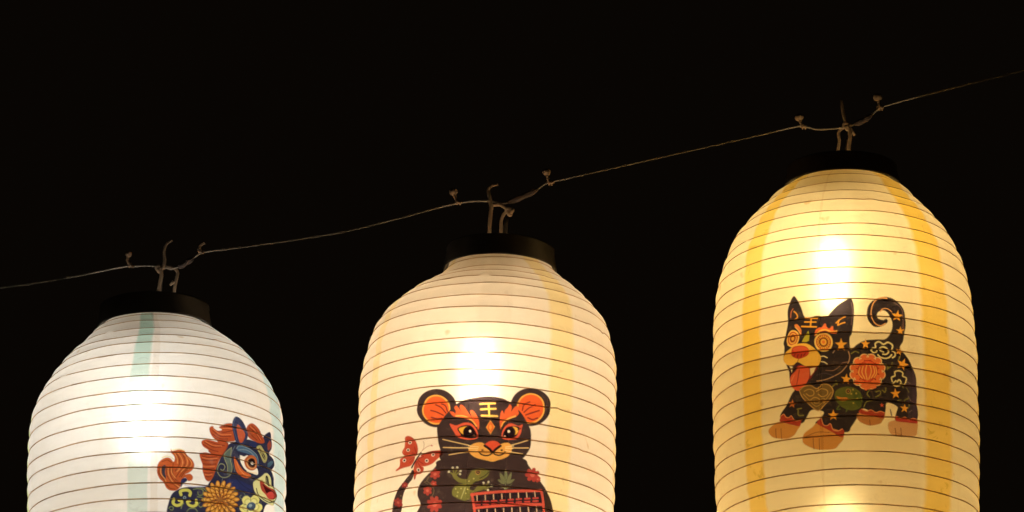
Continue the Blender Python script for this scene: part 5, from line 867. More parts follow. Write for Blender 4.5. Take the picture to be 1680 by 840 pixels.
43 0 1 111.6 271.9 112.3 272.1 112.7 272.8 112.8 273.7 112.6 274.7 112.1 275.5 111.5 276.2 110.7 276.4 110.1 276.1 109.7 275.5 109.5 274.6 109.7 273.6 110.2 272.7 110.9 272.1
41 0 1 122.4 271.3 123.3 271.9 123.8 272.9 123.9 274.3 123.5 275.9 122.8 277.7 121.7 279.4 120.4 281 118.9 282.2 117.5 283.1 116.1 283.5 115 283.4 114.1 282.8 113.6 281.7 113.6 280.4 113.9 278.7 114.6 277 115.7 275.3 116.9 273.7 118.4 272.5 119.9 271.6 121.2 271.2
42 0 1 122.1 271.8 122.7 272.3 123 273.1 123 274.3 122.6 275.7 122 277.2 121.1 278.6 120 280 118.8 281.1 117.6 281.8 116.6 282.2 115.7 282.1 115.1 281.7 114.8 280.8 114.8 279.7 115.2 278.3 115.8 276.8 116.7 275.4 117.8 274 119 272.9 120.1 272.2 121.2 271.8
43 0 1 121.1 273.5 121.6 273.9 121.7 274.6 121.5 275.6 120.9 276.5 120.1 277.3 119.2 277.7 118.5 277.7 118 277.3 117.8 276.5 118.1 275.6 118.6 274.6 119.4 273.9 120.3 273.5
41 0 1 131.2 276 131.7 276.8 131.7 278 131.2 279.4 130.2 281 128.8 282.5 127.1 284 125.3 285.1 123.5 286 121.8 286.4 120.5 286.4 119.5 286 119 285.1 118.9 283.9 119.4 282.5 120.4 281 121.7 279.4 123.4 278 125.2 276.9 127 276 128.7 275.6 130.1 275.6
42 0 1 130.6 276.4 131 277.1 130.9 278 130.4 279.2 129.5 280.5 128.3 281.8 126.9 283 125.3 284 123.9 284.8 122.5 285.2 121.4 285.2 120.6 284.9 120.3 284.3 120.4 283.4 120.8 282.2 121.7 280.9 122.9 279.6 124.3 278.4 125.8 277.4 127.3 276.7 128.7 276.2 129.8 276.1
43 0 1 129 277.8 129.3 278.3 129.1 279.1 128.5 280 127.6 280.8 126.5 281.3 125.6 281.5 124.9 281.3 124.6 280.7 124.8 279.9 125.4 279 126.4 278.3 127.4 277.7 128.4 277.6
41 0 1 137 283.2 137.2 284.2 136.7 285.4 135.6 286.7 134 288 132.1 289.1 130.1 290.1 127.9 290.8 126 291.1 124.4 291 123.1 290.6 122.4 289.9 122.3 288.9 122.8 287.7 123.8 286.4 125.3 285.1 127.1 284 129.2 283 131.3 282.4 133.3 282 135 282.1 136.3 282.5
42 0 1 136.4 283.5 136.4 284.2 136 285.2 135 286.2 133.7 287.2 132 288.2 130.2 289 128.5 289.6 126.8 290 125.5 290 124.5 289.7 123.9 289.2 123.9 288.4 124.3 287.5 125.2 286.5 126.5 285.5 128.1 284.5 129.9 283.7 131.7 283.1 133.3 282.8 134.8 282.7 135.8 283
43 0 1 134.4 284.4 134.4 285.1 133.9 285.8 132.9 286.5 131.8 287.1 130.6 287.3 129.7 287.2 129.2 286.8 129.2 286.1 129.7 285.4 130.6 284.6 131.8 284.1 132.9 283.9 133.9 284
41 0 1 131.1 297.7 130.6 298.6 129.6 299.4 128.2 300.1 126.5 300.6 124.6 300.8 122.8 300.8 121 300.5 119.6 300 118.6 299.2 118 298.4 118 297.5 118.4 296.6 119.4 295.8 120.7 295.1 122.4 294.7 124.3 294.4 126.1 294.5 127.9 294.7 129.4 295.2 130.4 295.9 131 296.8
42 0 1 130.4 297.7 129.6 298.7 127.9 299.4 125.6 299.9 123.1 299.8 121.1 299.3 119.8 298.5 119.5 297.5 120.2 296.6 121.9 295.8 124.2 295.4 126.6 295.4 128.7 295.9 130.1 296.7
43 0 1 129 297.7 128.6 298.2 127.8 298.7 126.9 298.9 125.8 298.9 125 298.6 124.4 298.2 124.3 297.6 124.7 297.1 125.4 296.6 126.4 296.4 127.5 296.4 128.3 296.7 128.9 297.1
41 0 1 126.8 306.4 125.9 307.2 124.7 307.6 123.2 307.8 121.6 307.7 120 307.2 118.4 306.6 117.2 305.6 116.2 304.6 115.7 303.5 115.6 302.5 116 301.6 116.8 300.9 118 300.4 119.5 300.3 121.1 300.4 122.7 300.8 124.3 301.5 125.6 302.4 126.6 303.4 127.1 304.5 127.2 305.5
42 0 1 126.2 306.2 125.1 306.9 123.3 307.1 121.2 306.6 119.2 305.7 117.7 304.5 117 303.2 117.3 302.2 118.4 301.5 120.1 301.3 122.2 301.8 124.2 302.6 125.7 303.8 126.5 305.1
43 0 1 125 305.7 124.5 306.1 123.6 306.3 122.7 306.2 121.9 305.8 121.3 305.2 121.1 304.6 121.3 304 121.8 303.6 122.6 303.4 123.6 303.5 124.4 303.9 125 304.5 125.2 305.1
41 0 1 119 313.6 118 314 116.8 314 115.5 313.6 114.2 312.9 113.1 311.9 112.2 310.6 111.5 309.3 111.2 307.9 111.3 306.7 111.7 305.7 112.5 304.9 113.5 304.5 114.7 304.5 116 304.9 117.2 305.6 118.4 306.6 119.3 307.8 120 309.2 120.3 310.5 120.2 311.8 119.8 312.8
42 0 1 118.7 313.1 117.5 313.4 115.9 312.9 114.4 311.7 113.2 310.1 112.5 308.4 112.5 306.9 113.2 305.9 114.5 305.7 116 306.1 117.5 307.3 118.7 308.9 119.4 310.6 119.4 312.1
43 0 1 118 312.2 117.3 312.4 116.6 312.3 115.8 311.8 115.3 311.1 115.1 310.4 115.2 309.7 115.7 309.2 116.3 309 117.1 309.1 117.8 309.5 118.3 310.2 118.5 311 118.4 311.7
41 0 1 109.4 317.7 108.4 317.7 107.4 317.3 106.5 316.4 105.8 315.3 105.3 313.9 105.1 312.3 105.2 310.8 105.5 309.3 106.2 308.1 107 307.3 108 306.8 109 306.8 110 307.3 110.9 308.1 111.6 309.2 112.1 310.7 112.3 312.2 112.2 313.8 111.8 315.2 111.2 316.4 110.4 317.2
42 0 1 109.3 317.2 108.2 317 107.1 315.9 106.4 314.2 106.2 312.2 106.4 310.3 107.1 308.8 108.1 308.1 109.3 308.3 110.3 309.3 111 311 111.3 313.1 111.1 315 110.4 316.4
43 0 1 109.2 316 108.5 315.9 108 315.5 107.6 314.8 107.5 314 107.7 313.2 108.1 312.5 108.7 312.2 109.3 312.2 109.9 312.6 110.2 313.3 110.4 314.2 110.2 315 109.8 315.6
41 0 1 99.6 318.1 98.7 317.7 98.1 316.9 97.7 315.8 97.7 314.4 97.9 312.8 98.4 311.3 99.2 309.8 100.1 308.6 101.2 307.6 102.3 307.1 103.3 307.1 104.2 307.4 104.8 308.2 105.2 309.4 105.3 310.8 105 312.3 104.5 313.9 103.7 315.4 102.8 316.6 101.7 317.5 100.6 318
42 0 1 99.8 317.6 98.9 316.9 98.5 315.5 98.7 313.6 99.4 311.6 100.5 309.8 101.7 308.6 102.9 308.3 103.7 309 104.1 310.4 104 312.3 103.3 314.3 102.2 316.1 101 317.3
43 0 1 100.2 316.4 99.7 316.1 99.4 315.5 99.4 314.6 99.7 313.8 100.2 313.1 100.8 312.6 101.5 312.5 102 312.8 102.3 313.4 102.3 314.2 102 315.1 101.5 315.8 100.8 316.3
41 0 1 91.3 314.8 90.7 314.1 90.5 313.1 90.7 311.8 91.3 310.4 92.2 309 93.3 307.7 94.6 306.6 95.9 305.8 97.2 305.3 98.4 305.2 99.3 305.5 99.9 306.2 100.1 307.2 99.9 308.5 99.3 309.8 98.4 311.3 97.2 312.6 95.9 313.7 94.6 314.5 93.3 315 92.1 315.1
42 0 1 91.7 314.3 91.2 313.4 91.5 311.9 92.5 310.1 94 308.4 95.7 307.1 97.2 306.4 98.3 306.6 98.8 307.5 98.5 309 97.5 310.8 96 312.5 94.3 313.8 92.8 314.5
43 0 1 92.5 313.3 92.2 312.8 92.3 312.1 92.6 311.4 93.2 310.6 94 310.1 94.7 309.9 95.3 310.1 95.6 310.5 95.6 311.2 95.2 312 94.6 312.7 93.9 313.3 93.1 313.5
41 0 1 85.7 308.3 85.5 307.4 85.8 306.4 86.5 305.3 87.6 304.2 88.9 303.2 90.5 302.3 92.1 301.8 93.6 301.5 94.9 301.5 95.9 301.9 96.6 302.5 96.7 303.4 96.5 304.4 95.7 305.6 94.6 306.7 93.3 307.7 91.7 308.5 90.1 309.1 88.6 309.4 87.3 309.3 86.3 309
42 0 1 86.2 308 86.2 307 87.1 305.6 88.7 304.3 90.8 303.2 92.8 302.6 94.4 302.6 95.3 303.2 95.3 304.3 94.3 305.6 92.7 306.9 90.7 308 88.7 308.6 87.1 308.6
43 0 1 87.4 307.4 87.3 306.8 87.7 306.2 88.3 305.6 89.1 305.1 90 304.9 90.7 305 91.2 305.4 91.2 306 90.9 306.6 90.2 307.2 89.4 307.7 88.5 307.9 87.8 307.8
41 0 1 83.6 300 83.9 299.1 84.6 298.2 85.7 297.4 87.1 296.7 88.7 296.3 90.4 296.1 92 296.1 93.5 296.4 94.6 297 95.3 297.7 95.6 298.5 95.3 299.5 94.6 300.4 93.5 301.2 92.1 301.8 90.5 302.3 88.8 302.5 87.1 302.4 85.7 302.1 84.6 301.6 83.9 300.8
42 0 1 84.2 299.9 84.7 298.9 86.1 298 88 297.3 90.3 297 92.3 297.2 93.7 297.8 94.2 298.7 93.7 299.8 92.3 300.7 90.3 301.4 88.1 301.6 86.1 301.4 84.7 300.8
43 0 1 85.5 299.8 85.7 299.2 86.3 298.7 87.1 298.3 88 298.2 88.9 298.4 89.5 298.8 89.7 299.3 89.5 299.8 88.9 300.4 88.1 300.7 87.1 300.8 86.3 300.7 85.7 300.3
41 0 1 85.5 291.2 86.1 290.4 87.1 289.8 88.4 289.4 89.9 289.4 91.5 289.5 93.1 290 94.5 290.7 95.6 291.5 96.3 292.5 96.6 293.4 96.5 294.4 95.9 295.2 94.9 295.8 93.5 296.1 92 296.2 90.4 296 88.8 295.6 87.5 294.9 86.4 294 85.6 293.1 85.3 292.1
42 0 1 86 291.3 86.9 290.5 88.5 290.2 90.5 290.3 92.5 290.9 94.2 291.8 95.1 292.9 95.2 294 94.3 294.8 92.7 295.2 90.7 295.1 88.6 294.5 87 293.5 86.1 292.4
43 0 1 87.2 291.7 87.6 291.2 88.4 291 89.2 290.9 90.1 291.2 90.7 291.7 91.1 292.2 91 292.8 90.6 293.3 89.9 293.6 89 293.6 88.2 293.3 87.5 292.9 87.2 292.3
41 0 1 90.9 283.4 91.8 282.9 92.9 282.7 94.3 282.8 95.6 283.3 96.9 284.1 98.1 285.1 99 286.3 99.6 287.6 99.9 288.8 99.7 289.8 99.1 290.6 98.3 291.2 97.1 291.4 95.8 291.2 94.4 290.8 93.1 290 91.9 288.9 91 287.7 90.5 286.5 90.2 285.3 90.4 284.2
42 0 1 91.4 283.8 92.5 283.3 94 283.6 95.7 284.5 97.3 285.8 98.3 287.3 98.6 288.8 98.2 289.8 97.1 290.3 95.5 290 93.8 289.1 92.3 287.8 91.2 286.3 90.9 284.8
43 0 1 92.2 284.6 92.8 284.3 93.6 284.3 94.3 284.6 95 285.2 95.3 285.9 95.4 286.6 95.1 287.1 94.5 287.4 93.8 287.4 93 287.1 92.4 286.5 92 285.8 91.9 285.1
41 0 1 99.2 278 100.2 277.8 101.3 278 102.4 278.6 103.4 279.6 104.2 280.9 104.7 282.3 105 283.8 105 285.2 104.6 286.5 104 287.4 103.1 288 102.1 288.2 101 288 99.9 287.4 99 286.4 98.2 285.1 97.6 283.7 97.3 282.2 97.4 280.8 97.7 279.5 98.3 278.6
42 0 1 99.4 278.5 100.6 278.4 101.8 279.3 102.9 280.7 103.7 282.6 103.9 284.5 103.5 286 102.7 286.9 101.5 286.9 100.2 286.1 99.1 284.6 98.4 282.7 98.2 280.8 98.5 279.3
43 0 1 99.8 279.6 100.5 279.5 101.1 279.8 101.6 280.4 101.9 281.2 102 282 101.7 282.7 101.2 283.1 100.5 283.2 99.9 282.9 99.4 282.3 99.1 281.5 99 280.7 99.3 280
41 0 1 109 275.7 110 275.9 110.8 276.5 111.5 277.5 111.9 278.8 112 280.3 111.8 281.9 111.4 283.5 110.7 284.9 109.8 285.9 108.8 286.7 107.8 286.9 106.8 286.8 105.9 286.1 105.3 285.1 104.9 283.8 104.8 282.3 105 280.7 105.4 279.1 106.1 277.8 107 276.7 108 276
42 0 1 108.9 276.2 110 276.6 110.7 277.9 111 279.8 110.8 281.8 110.1 283.8 109 285.1 107.9 285.6 106.9 285.2 106.1 284 105.9 282.1 106.1 280 106.8 278.1 107.8 276.8
43 0 1 108.8 277.5 109.4 277.6 109.8 278.1 110 278.9 109.9 279.8 109.6 280.6 109 281.2 108.4 281.4 107.8 281.2 107.3 280.7 107.1 279.9 107.2 279.1 107.6 278.3 108.1 277.7
41 0 1 118.7 276.9 119.5 277.5 119.9 278.4 120 279.6 119.7 281 119.1 282.6 118.2 284.1 117.1 285.5 115.8 286.6 114.5 287.3 113.3 287.7 112.3 287.6 111.5 287 111.1 286.1 111 284.9 111.3 283.5 111.9 281.9 112.8 280.4 113.9 279.1 115.1 278 116.4 277.2 117.6 276.8
42 0 1 118.4 277.5 119.1 278.2 119.1 279.7 118.5 281.7 117.3 283.6 115.8 285.3 114.3 286.2 113 286.3 112.3 285.6 112.3 284.1 112.9 282.1 114.1 280.2 115.6 278.5 117.1 277.6
43 0 1 117.7 278.6 118.1 279 118.2 279.7 118 280.5 117.5 281.3 116.8 282 116.1 282.4 115.4 282.4 115 282 114.8 281.3 115 280.5 115.5 279.6 116.2 279 117 278.6
41 0 1 126.5 281.6 127 282.3 126.9 283.4 126.4 284.7 125.4 286 124.1 287.3 122.6 288.5 121 289.4 119.4 290.1 117.9 290.4 116.7 290.3 115.9 289.8 115.5 289 115.6 288 116.1 286.7 117 285.4 118.2 284.1 119.7 283 121.4 282 123 281.3 124.5 281 125.7 281.1
42 0 1 126 282 126.3 283 125.6 284.5 124.1 286.2 122.1 287.7 120 288.8 118.2 289.2 117.1 288.9 116.9 287.9 117.6 286.4 119 284.7 121 283.2 123.1 282.1 124.9 281.7
43 0 1 124.8 282.9 125 283.4 124.8 284.1 124.2 284.9 123.4 285.5 122.5 285.9 121.7 286 121.1 285.8 120.9 285.3 121.1 284.6 121.7 283.8 122.5 283.2 123.4 282.7 124.3 282.7
41 0 1 131 288.9 131 289.8 130.4 290.8 129.3 291.9 127.9 292.9 126.1 293.7 124.3 294.4 122.4 294.7 120.7 294.8 119.4 294.6 118.4 294.1 117.9 293.3 118 292.4 118.5 291.4 119.5 290.3 120.9 289.4 122.6 288.5 124.5 287.9 126.4 287.5 128.1 287.4 129.5 287.6 130.5 288.1
42 0 1 130.3 289.1 130 290.2 128.7 291.5 126.6 292.6 124.2 293.4 121.9 293.8 120.2 293.5 119.4 292.8 119.7 291.7 121 290.5 123 289.4 125.5 288.5 127.8 288.2 129.5 288.4
43 0 1 128.9 289.6 128.8 290.2 128.3 290.8 127.4 291.4 126.4 291.7 125.4 291.8 124.6 291.6 124.3 291.2 124.4 290.6 124.9 290 125.7 289.4 126.8 289.1 127.8 289 128.5 289.2
41 0 1 124.3 296.1 123.6 297.3 121.9 298.4 119.5 299.1 117 299.3 114.8 298.8 113.4 298 113 296.8 113.7 295.5 115.3 294.4 117.6 293.8 120.2 293.6 122.4 294 123.9 294.9
44 0 1 123.6 296.1 123.1 297 121.7 297.7 119.8 298.2 117.8 298.3 116 298.1 114.8 297.5 114.5 296.7 115 295.8 116.3 295.1 118.2 294.6 120.2 294.5 122 294.8 123.3 295.3
43 0 1 122.8 296.2 122.5 296.7 121.9 297.1 121.1 297.4 120.2 297.4 119.4 297.3 118.9 296.9 118.8 296.4 119 295.9 119.6 295.5 120.4 295.2 121.3 295.2 122.1 295.3 122.6 295.7
41 0 1 120.9 303.9 119.6 304.8 117.7 305.1 115.5 304.7 113.5 303.8 112 302.4 111.5 300.9 111.8 299.6 113.1 298.7 115 298.5 117.2 298.8 119.2 299.8 120.7 301.1 121.3 302.6
44 0 1 120.4 303.7 119.5 304.3 118 304.4 116.3 304 114.6 303.2 113.4 302.2 112.8 301.1 113 300.2 113.9 299.7 115.4 299.6 117.1 299.9 118.8 300.7 120 301.7 120.6 302.8
43 0 1 119.7 303.4 119.2 303.7 118.5 303.9 117.7 303.8 117 303.4 116.5 302.9 116.3 302.4 116.5 301.9 117 301.5 117.7 301.4 118.5 301.5 119.2 301.8 119.7 302.3 119.9 302.9
41 0 1 113.8 310 112.3 310.2 110.7 309.6 109.2 308.3 108.2 306.5 107.9 304.5 108.2 302.9 109.3 301.8 110.7 301.5 112.4 302.1 113.9 303.5 114.9 305.3 115.2 307.2 114.8 308.9
44 0 1 113.5 309.5 112.5 309.6 111.3 309.1 110.2 307.9 109.4 306.5 109.1 304.9 109.2 303.7 109.9 302.9 110.9 302.8 112.1 303.3 113.2 304.5 114 305.9 114.4 307.4 114.2 308.7
43 0 1 113.2 308.9 112.6 309 112 308.8 111.4 308.4 111.1 307.7 111 307 111.2 306.4 111.6 306 112.2 305.9 112.8 306.1 113.4 306.5 113.7 307.2 113.8 307.9 113.6 308.5
41 0 1 105 312.4 103.7 312 102.8 310.7 102.4 308.7 102.6 306.6 103.4 304.6 104.7 303.2 106.1 302.7 107.4 303.1 108.3 304.4 108.7 306.3 108.4 308.5 107.6 310.5 106.4 311.9
44 0 1 105 311.8 104.2 311.5 103.6 310.4 103.4 308.9 103.6 307.1 104.1 305.5 105 304.4 105.9 304 106.8 304.3 107.4 305.4 107.6 307 107.4 308.7 106.8 310.3 106 311.4
43 0 1 105.1 311.1 104.6 311 104.2 310.5 104 309.8 104.1 309.1 104.4 308.4 104.9 307.9 105.5 307.7 106 307.9 106.4 308.3 106.6 309 106.5 309.7 106.2 310.4 105.7 310.9
41 0 1 96.8 310.6 96.1 309.6 96 308 96.8 306 98.2 304.1 99.9 302.6 101.6 301.9 103 302.1 103.8 303 103.8 304.7 103 306.7 101.7 308.6 99.9 310.1 98.2 310.8
44 0 1 97.2 310.1 96.7 309.4 96.8 308.2 97.5 306.6 98.6 305.1 99.9 303.8 101.2 303.2 102.2 303.2 102.7 303.9 102.5 305.2 101.9 306.8 100.7 308.3 99.4 309.5 98.1 310.2
43 0 1 97.6 309.5 97.3 309.1 97.3 308.5 97.5 307.8 98 307.2 98.6 306.7 99.3 306.4 99.8 306.5 100.1 306.9 100.2 307.5 99.9 308.2 99.4 308.9 98.8 309.4 98.2 309.6
41 0 1 91.4 305.2 91.3 303.9 92.2 302.4 93.9 300.9 96 299.8 98.2 299.2 100 299.3 101 300.1 101.1 301.4 100.2 302.9 98.5 304.4 96.3 305.5 94.2 306.1 92.4 306
44 0 1 92 304.9 92 304 92.8 302.9 94.1 301.7 95.9 300.8 97.6 300.3 99 300.3 99.7 300.8 99.7 301.7 98.9 302.8 97.5 303.9 95.8 304.9 94.1 305.4 92.7 305.4
43 0 1 92.7 304.5 92.6 304 92.9 303.4 93.5 302.9 94.2 302.5 95 302.3 95.6 302.4 96 302.7 96.1 303.2 95.8 303.8 95.2 304.4 94.5 304.8 93.7 304.9 93.1 304.8
41 0 1 90 297.6 90.7 296.3 92.2 295.3 94.4 294.8 96.7 294.7 98.7 295.2 100.1 296.1 100.5 297.3 99.8 298.5 98.3 299.6 96.1 300.2 93.8 300.2 91.8 299.7 90.4 298.8
44 0 1 90.6 297.6 91.1 296.7 92.4 296.1 94.1 295.7 96 295.6 97.6 295.9 98.7 296.6 99.1 297.3 98.6 298.2 97.3 298.9 95.6 299.3 93.7 299.3 92.1 299 91 298.4
43 0 1 91.4 297.5 91.6 297.1 92.2 296.7 92.9 296.4 93.8 296.4 94.5 296.6 94.9 297 95.1 297.5 94.8 298 94.3 298.4 93.5 298.6 92.7 298.6 92 298.4 91.5 298
41 0 1 93.1 289.9 94.2 289 96 288.8 98.1 289.3 100 290.3 101.4 291.7 102 293.2 101.6 294.5 100.4 295.3 98.6 295.5 96.5 295.1 94.6 294.1 93.3 292.7 92.7 291.2
44 0 1 93.5 290.1 94.4 289.6 95.8 289.6 97.4 290 98.9 290.8 100.1 291.9 100.6 293 100.5 293.9 99.6 294.4 98.2 294.5 96.6 294 95.1 293.2 93.9 292.1 93.4 291
43 0 1 94.2 290.5 94.6 290.1 95.3 290 96 290.2 96.7 290.5 97.2 291 97.3 291.6 97.2 292.1 96.7 292.5 96 292.6 95.3 292.4 94.6 292.1 94.2 291.6 94 291
41 0 1 99.7 284.1 101.2 283.8 102.7 284.5 104.2 285.8 105.2 287.7 105.5 289.6 105.1 291.3 104.1 292.3 102.7 292.6 101.1 292 99.7 290.6 98.7 288.7 98.4 286.8 98.7 285.1
44 0 1 100 284.6 101 284.5 102.1 285 103.2 286.2 104 287.7 104.3 289.2 104.2 290.5 103.5 291.2 102.5 291.3 101.4 290.8 100.3 289.6 99.5 288.1 99.2 286.6 99.3 285.3
43 0 1 100.3 285.2 100.9 285.1 101.5 285.3 102 285.7 102.3 286.4 102.4 287.1 102.2 287.7 101.8 288.1 101.3 288.2 100.7 288 100.1 287.5 99.8 286.9 99.7 286.2 99.9 285.6
41 0 1 108.4 281.7 109.7 282.1 110.7 283.4 111.1 285.3 110.8 287.5 110 289.5 108.7 290.9 107.3 291.4 106 291 105.1 289.7 104.7 287.8 104.9 285.6 105.8 283.6 107 282.2
44 0 1 108.3 282.2 109.2 282.6 109.8 283.7 110.1 285.2 109.9 287 109.3 288.6 108.4 289.7 107.5 290.1 106.6 289.8 106 288.7 105.8 287.2 106 285.4 106.6 283.8 107.4 282.7
43 0 1 108.3 283 108.8 283.1 109.2 283.6 109.3 284.2 109.3 285 108.9 285.7 108.4 286.2 107.9 286.4 107.4 286.3 107 285.8 106.8 285.1 106.9 284.4 107.2 283.7 107.7 283.2
41 0 1 116.9 283.3 117.7 284.3 117.7 285.9 116.9 287.9 115.4 289.9 113.6 291.4 111.8 292.2 110.4 292 109.6 291.1 109.6 289.4 110.4 287.4 111.8 285.5 113.6 284 115.4 283.2
44 0 1 116.5 283.8 117 284.5 116.9 285.8 116.2 287.4 115 288.9 113.6 290.2 112.2 290.9 111.2 290.9 110.8 290.2 110.9 288.9 111.6 287.3 112.8 285.7 114.1 284.5 115.5 283.8
43 0 1 116 284.4 116.4 284.8 116.4 285.4 116.1 286.1 115.6 286.8 115 287.3 114.3 287.6 113.7 287.5 113.4 287.2 113.3 286.6 113.6 285.8 114.1 285.2 114.8 284.6 115.4 284.4
41 0 1 122.8 288.5 122.8 289.8 121.9 291.4 120 292.9 117.7 294.2 115.4 294.8 113.5 294.7 112.5 294 112.4 292.7 113.3 291.1 115.1 289.6 117.4 288.4 119.7 287.7 121.7 287.8
44 0 1 122.2 288.8 122.1 289.7 121.3 290.9 119.8 292.1 117.9 293.1 116.1 293.7 114.6 293.7 113.8 293.3 113.9 292.4 114.7 291.2 116.2 290 118 289 119.9 288.5 121.4 288.4
43 0 1 121.4 289.2 121.4 289.7 121.1 290.3 120.5 290.9 119.7 291.3 118.8 291.6 118.2 291.5 117.7 291.2 117.7 290.7 118 290.1 118.6 289.5 119.4 289.1 120.3 288.9 121 288.9
41 0 1 117.3 298.4 116.5 299.4 115.1 300 113.3 300.2 111.5 300 110 299.3 109.2 298.4 109.1 297.4 109.8 296.5 111.2 295.9 113 295.6 114.8 295.9 116.3 296.5 117.2 297.4
44 0 1 116.6 298.4 116.1 298.9 115.1 299.3 113.8 299.3 112.4 299.2 111.3 298.8 110.6 298.2 110.5 297.6 111 297.1 112 296.7 113.3 296.6 114.7 296.8 115.8 297.2 116.5 297.8
43 0 1 116.6 298.4 116.4 298.7 115.9 299 115.2 299.1 114.6 299 114.1 298.8 113.8 298.4 113.8 298 114 297.6 114.5 297.4 115.2 297.3 115.8 297.4 116.3 297.6 116.6 298
41 0 1 111.8 304.9 110.6 305.2 109.3 304.8 108.1 303.9 107.2 302.5 106.9 301.1 107.1 299.8 107.9 298.9 109 298.6 110.3 299 111.6 299.9 112.5 301.2 112.8 302.7 112.6 304
44 0 1 111.5 304.5 110.8 304.6 109.9 304.2 109.1 303.5 108.4 302.5 108.1 301.4 108.1 300.5 108.5 299.9 109.3 299.8 110.1 300.2 111 300.9 111.6 301.9 112 303 111.9 303.9
43 0 1 111.5 304.5 111 304.6 110.5 304.5 110.1 304.2 109.8 303.7 109.7 303.2 109.8 302.7 110.1 302.3 110.6 302.2 111.1 302.3 111.5 302.6 111.8 303.1 111.9 303.6 111.8 304.1
41 0 1 103.5 306.7 102.6 306.2 102.1 305 102.1 303.5 102.7 301.8 103.6 300.4 104.8 299.5 105.9 299.3 106.9 299.8 107.3 301 107.3 302.5 106.8 304.2 105.8 305.6 104.6 306.5
44 0 1 103.7 306.1 103.2 305.8 102.9 304.9 103 303.8 103.4 302.5 104.1 301.5 104.8 300.8 105.5 300.6 106 300.9 106.3 301.8 106.1 302.9 105.7 304.2 105.1 305.3 104.4 305.9
43 0 1 103.7 306.1 103.3 305.9 103.1 305.5 103.1 305 103.3 304.4 103.6 303.9 104.1 303.6 104.5 303.5 104.9 303.7 105.1 304.1 105.1 304.7 104.9 305.3 104.6 305.8 104.1 306.1
41 0 1 97.2 302.8 97.1 301.7 97.7 300.5 98.9 299.3 100.5 298.3 102.2 297.8 103.6 297.8 104.5 298.4 104.6 299.4 104 300.6 102.8 301.9 101.1 302.8 99.5 303.4 98.1 303.3
44 0 1 97.7 302.4 97.7 301.8 98.2 301 99.2 300.1 100.4 299.4 101.6 299 102.6 298.9 103.2 299.2 103.2 299.8 102.7 300.6 101.7 301.5 100.5 302.2 99.3 302.7 98.3 302.7
43 0 1 97.7 302.4 97.7 302 97.9 301.6 98.3 301.1 98.8 300.8 99.4 300.6 99.9 300.7 100.3 300.9 100.3 301.3 100.2 301.8 99.7 302.2 99.2 302.6 98.6 302.7 98.1 302.7
41 0 1 96.5 295.5 97.2 294.6 98.5 294 100.2 293.8 101.9 294.1 103.4 294.8 104.2 295.7 104.3 296.7 103.6 297.6 102.2 298.2 100.5 298.4 98.8 298.1 97.4 297.5 96.5 296.5
44 0 1 97 295.6 97.5 295.1 98.5 294.8 99.7 294.7 101 294.9 102.1 295.3 102.8 295.9 102.9 296.5 102.4 297 101.5 297.4 100.2 297.4 98.9 297.2 97.8 296.8 97.1 296.2
43 0 1 97 295.6 97.3 295.2 97.8 295 98.4 294.9 99 295 99.5 295.3 99.8 295.6 99.8 296 99.5 296.4 99 296.6 98.4 296.7 97.8 296.6 97.3 296.4 97.1 296
41 0 1 101.7 289.2 102.8 288.9 104.1 289.3 105.3 290.3 106.2 291.6 106.5 293.1 106.3 294.4 105.5 295.2 104.4 295.5 103.1 295.1 101.9 294.2 101 292.8 100.7 291.4 100.9 290.1
44 0 1 101.9 289.6 102.6 289.5 103.5 289.9 104.3 290.7 105 291.7 105.3 292.7 105.3 293.6 104.8 294.2 104.1 294.3 103.3 293.9 102.5 293.2 101.8 292.2 101.5 291.1 101.5 290.2
43 0 1 101.9 289.6 102.4 289.5 102.9 289.6 103.3 289.9 103.6 290.4 103.7 290.9 103.6 291.4 103.3 291.8 102.8 291.9 102.4 291.8 101.9 291.5 101.6 291 101.5 290.4 101.6 290
41 0 1 109.9 287.4 110.9 287.9 111.3 289.1 111.3 290.6 110.8 292.3 109.8 293.7 108.6 294.6 107.4 294.8 106.5 294.3 106 293.2 106.1 291.6 106.6 290 107.6 288.5 108.7 287.6
44 0 1 109.7 288 110.3 288.3 110.5 289.2 110.4 290.3 110 291.6 109.3 292.6 108.6 293.3 107.9 293.5 107.3 293.2 107.1 292.3 107.2 291.2 107.6 289.9 108.3 288.9 109 288.2
43 0 1 109.7 288 110.1 288.1 110.3 288.6 110.3 289.1 110.1 289.7 109.8 290.2 109.3 290.5 108.9 290.6 108.5 290.4 108.3 290 108.3 289.4 108.5 288.8 108.8 288.4 109.3 288
41 0 1 116.5 291.2 116.6 292.2 116 293.5 114.7 294.7 113 295.7 111.2 296.3 109.8 296.3 108.9 295.7 108.8 294.7 109.4 293.5 110.7 292.2 112.3 291.2 114.1 290.7 115.6 290.6
44 0 1 115.9 291.5 115.9 292.2 115.4 293 114.4 293.9 113.1 294.7 111.8 295.1 110.8 295.2 110.2 294.9 110.2 294.3 110.7 293.5 111.7 292.6 113 291.8 114.3 291.4 115.3 291.3
43 0 1 115.9 291.5 116 291.9 115.8 292.4 115.3 292.9 114.7 293.2 114.1 293.4 113.6 293.4 113.2 293.1 113.2 292.7 113.4 292.3 113.8 291.8 114.4 291.5 115 291.3 115.6 291.3
45 0 1 110.5 296.6 110.1 298.1 109 299.4 107.5 300.2 105.8 300.4 104.3 300 103.3 299 102.9 297.6 103.3 296.1 104.3 294.8 105.8 293.9 107.5 293.7 109 294.1 110.1 295.2
46 0 1 171 304.5 168.1 310.3 161.4 313.8 154.7 313.3 151.5 308.8 144.2 310 139.7 307.1 140 301.9 145.3 297.3 143.2 292.3 146.5 287.3 153.1 284.7 159.8 286.2 166.4 281.7 174.1 281.1 178.5 284.5 176.7 290.3 183.9 292.1 184.9 297 179.6 302.1
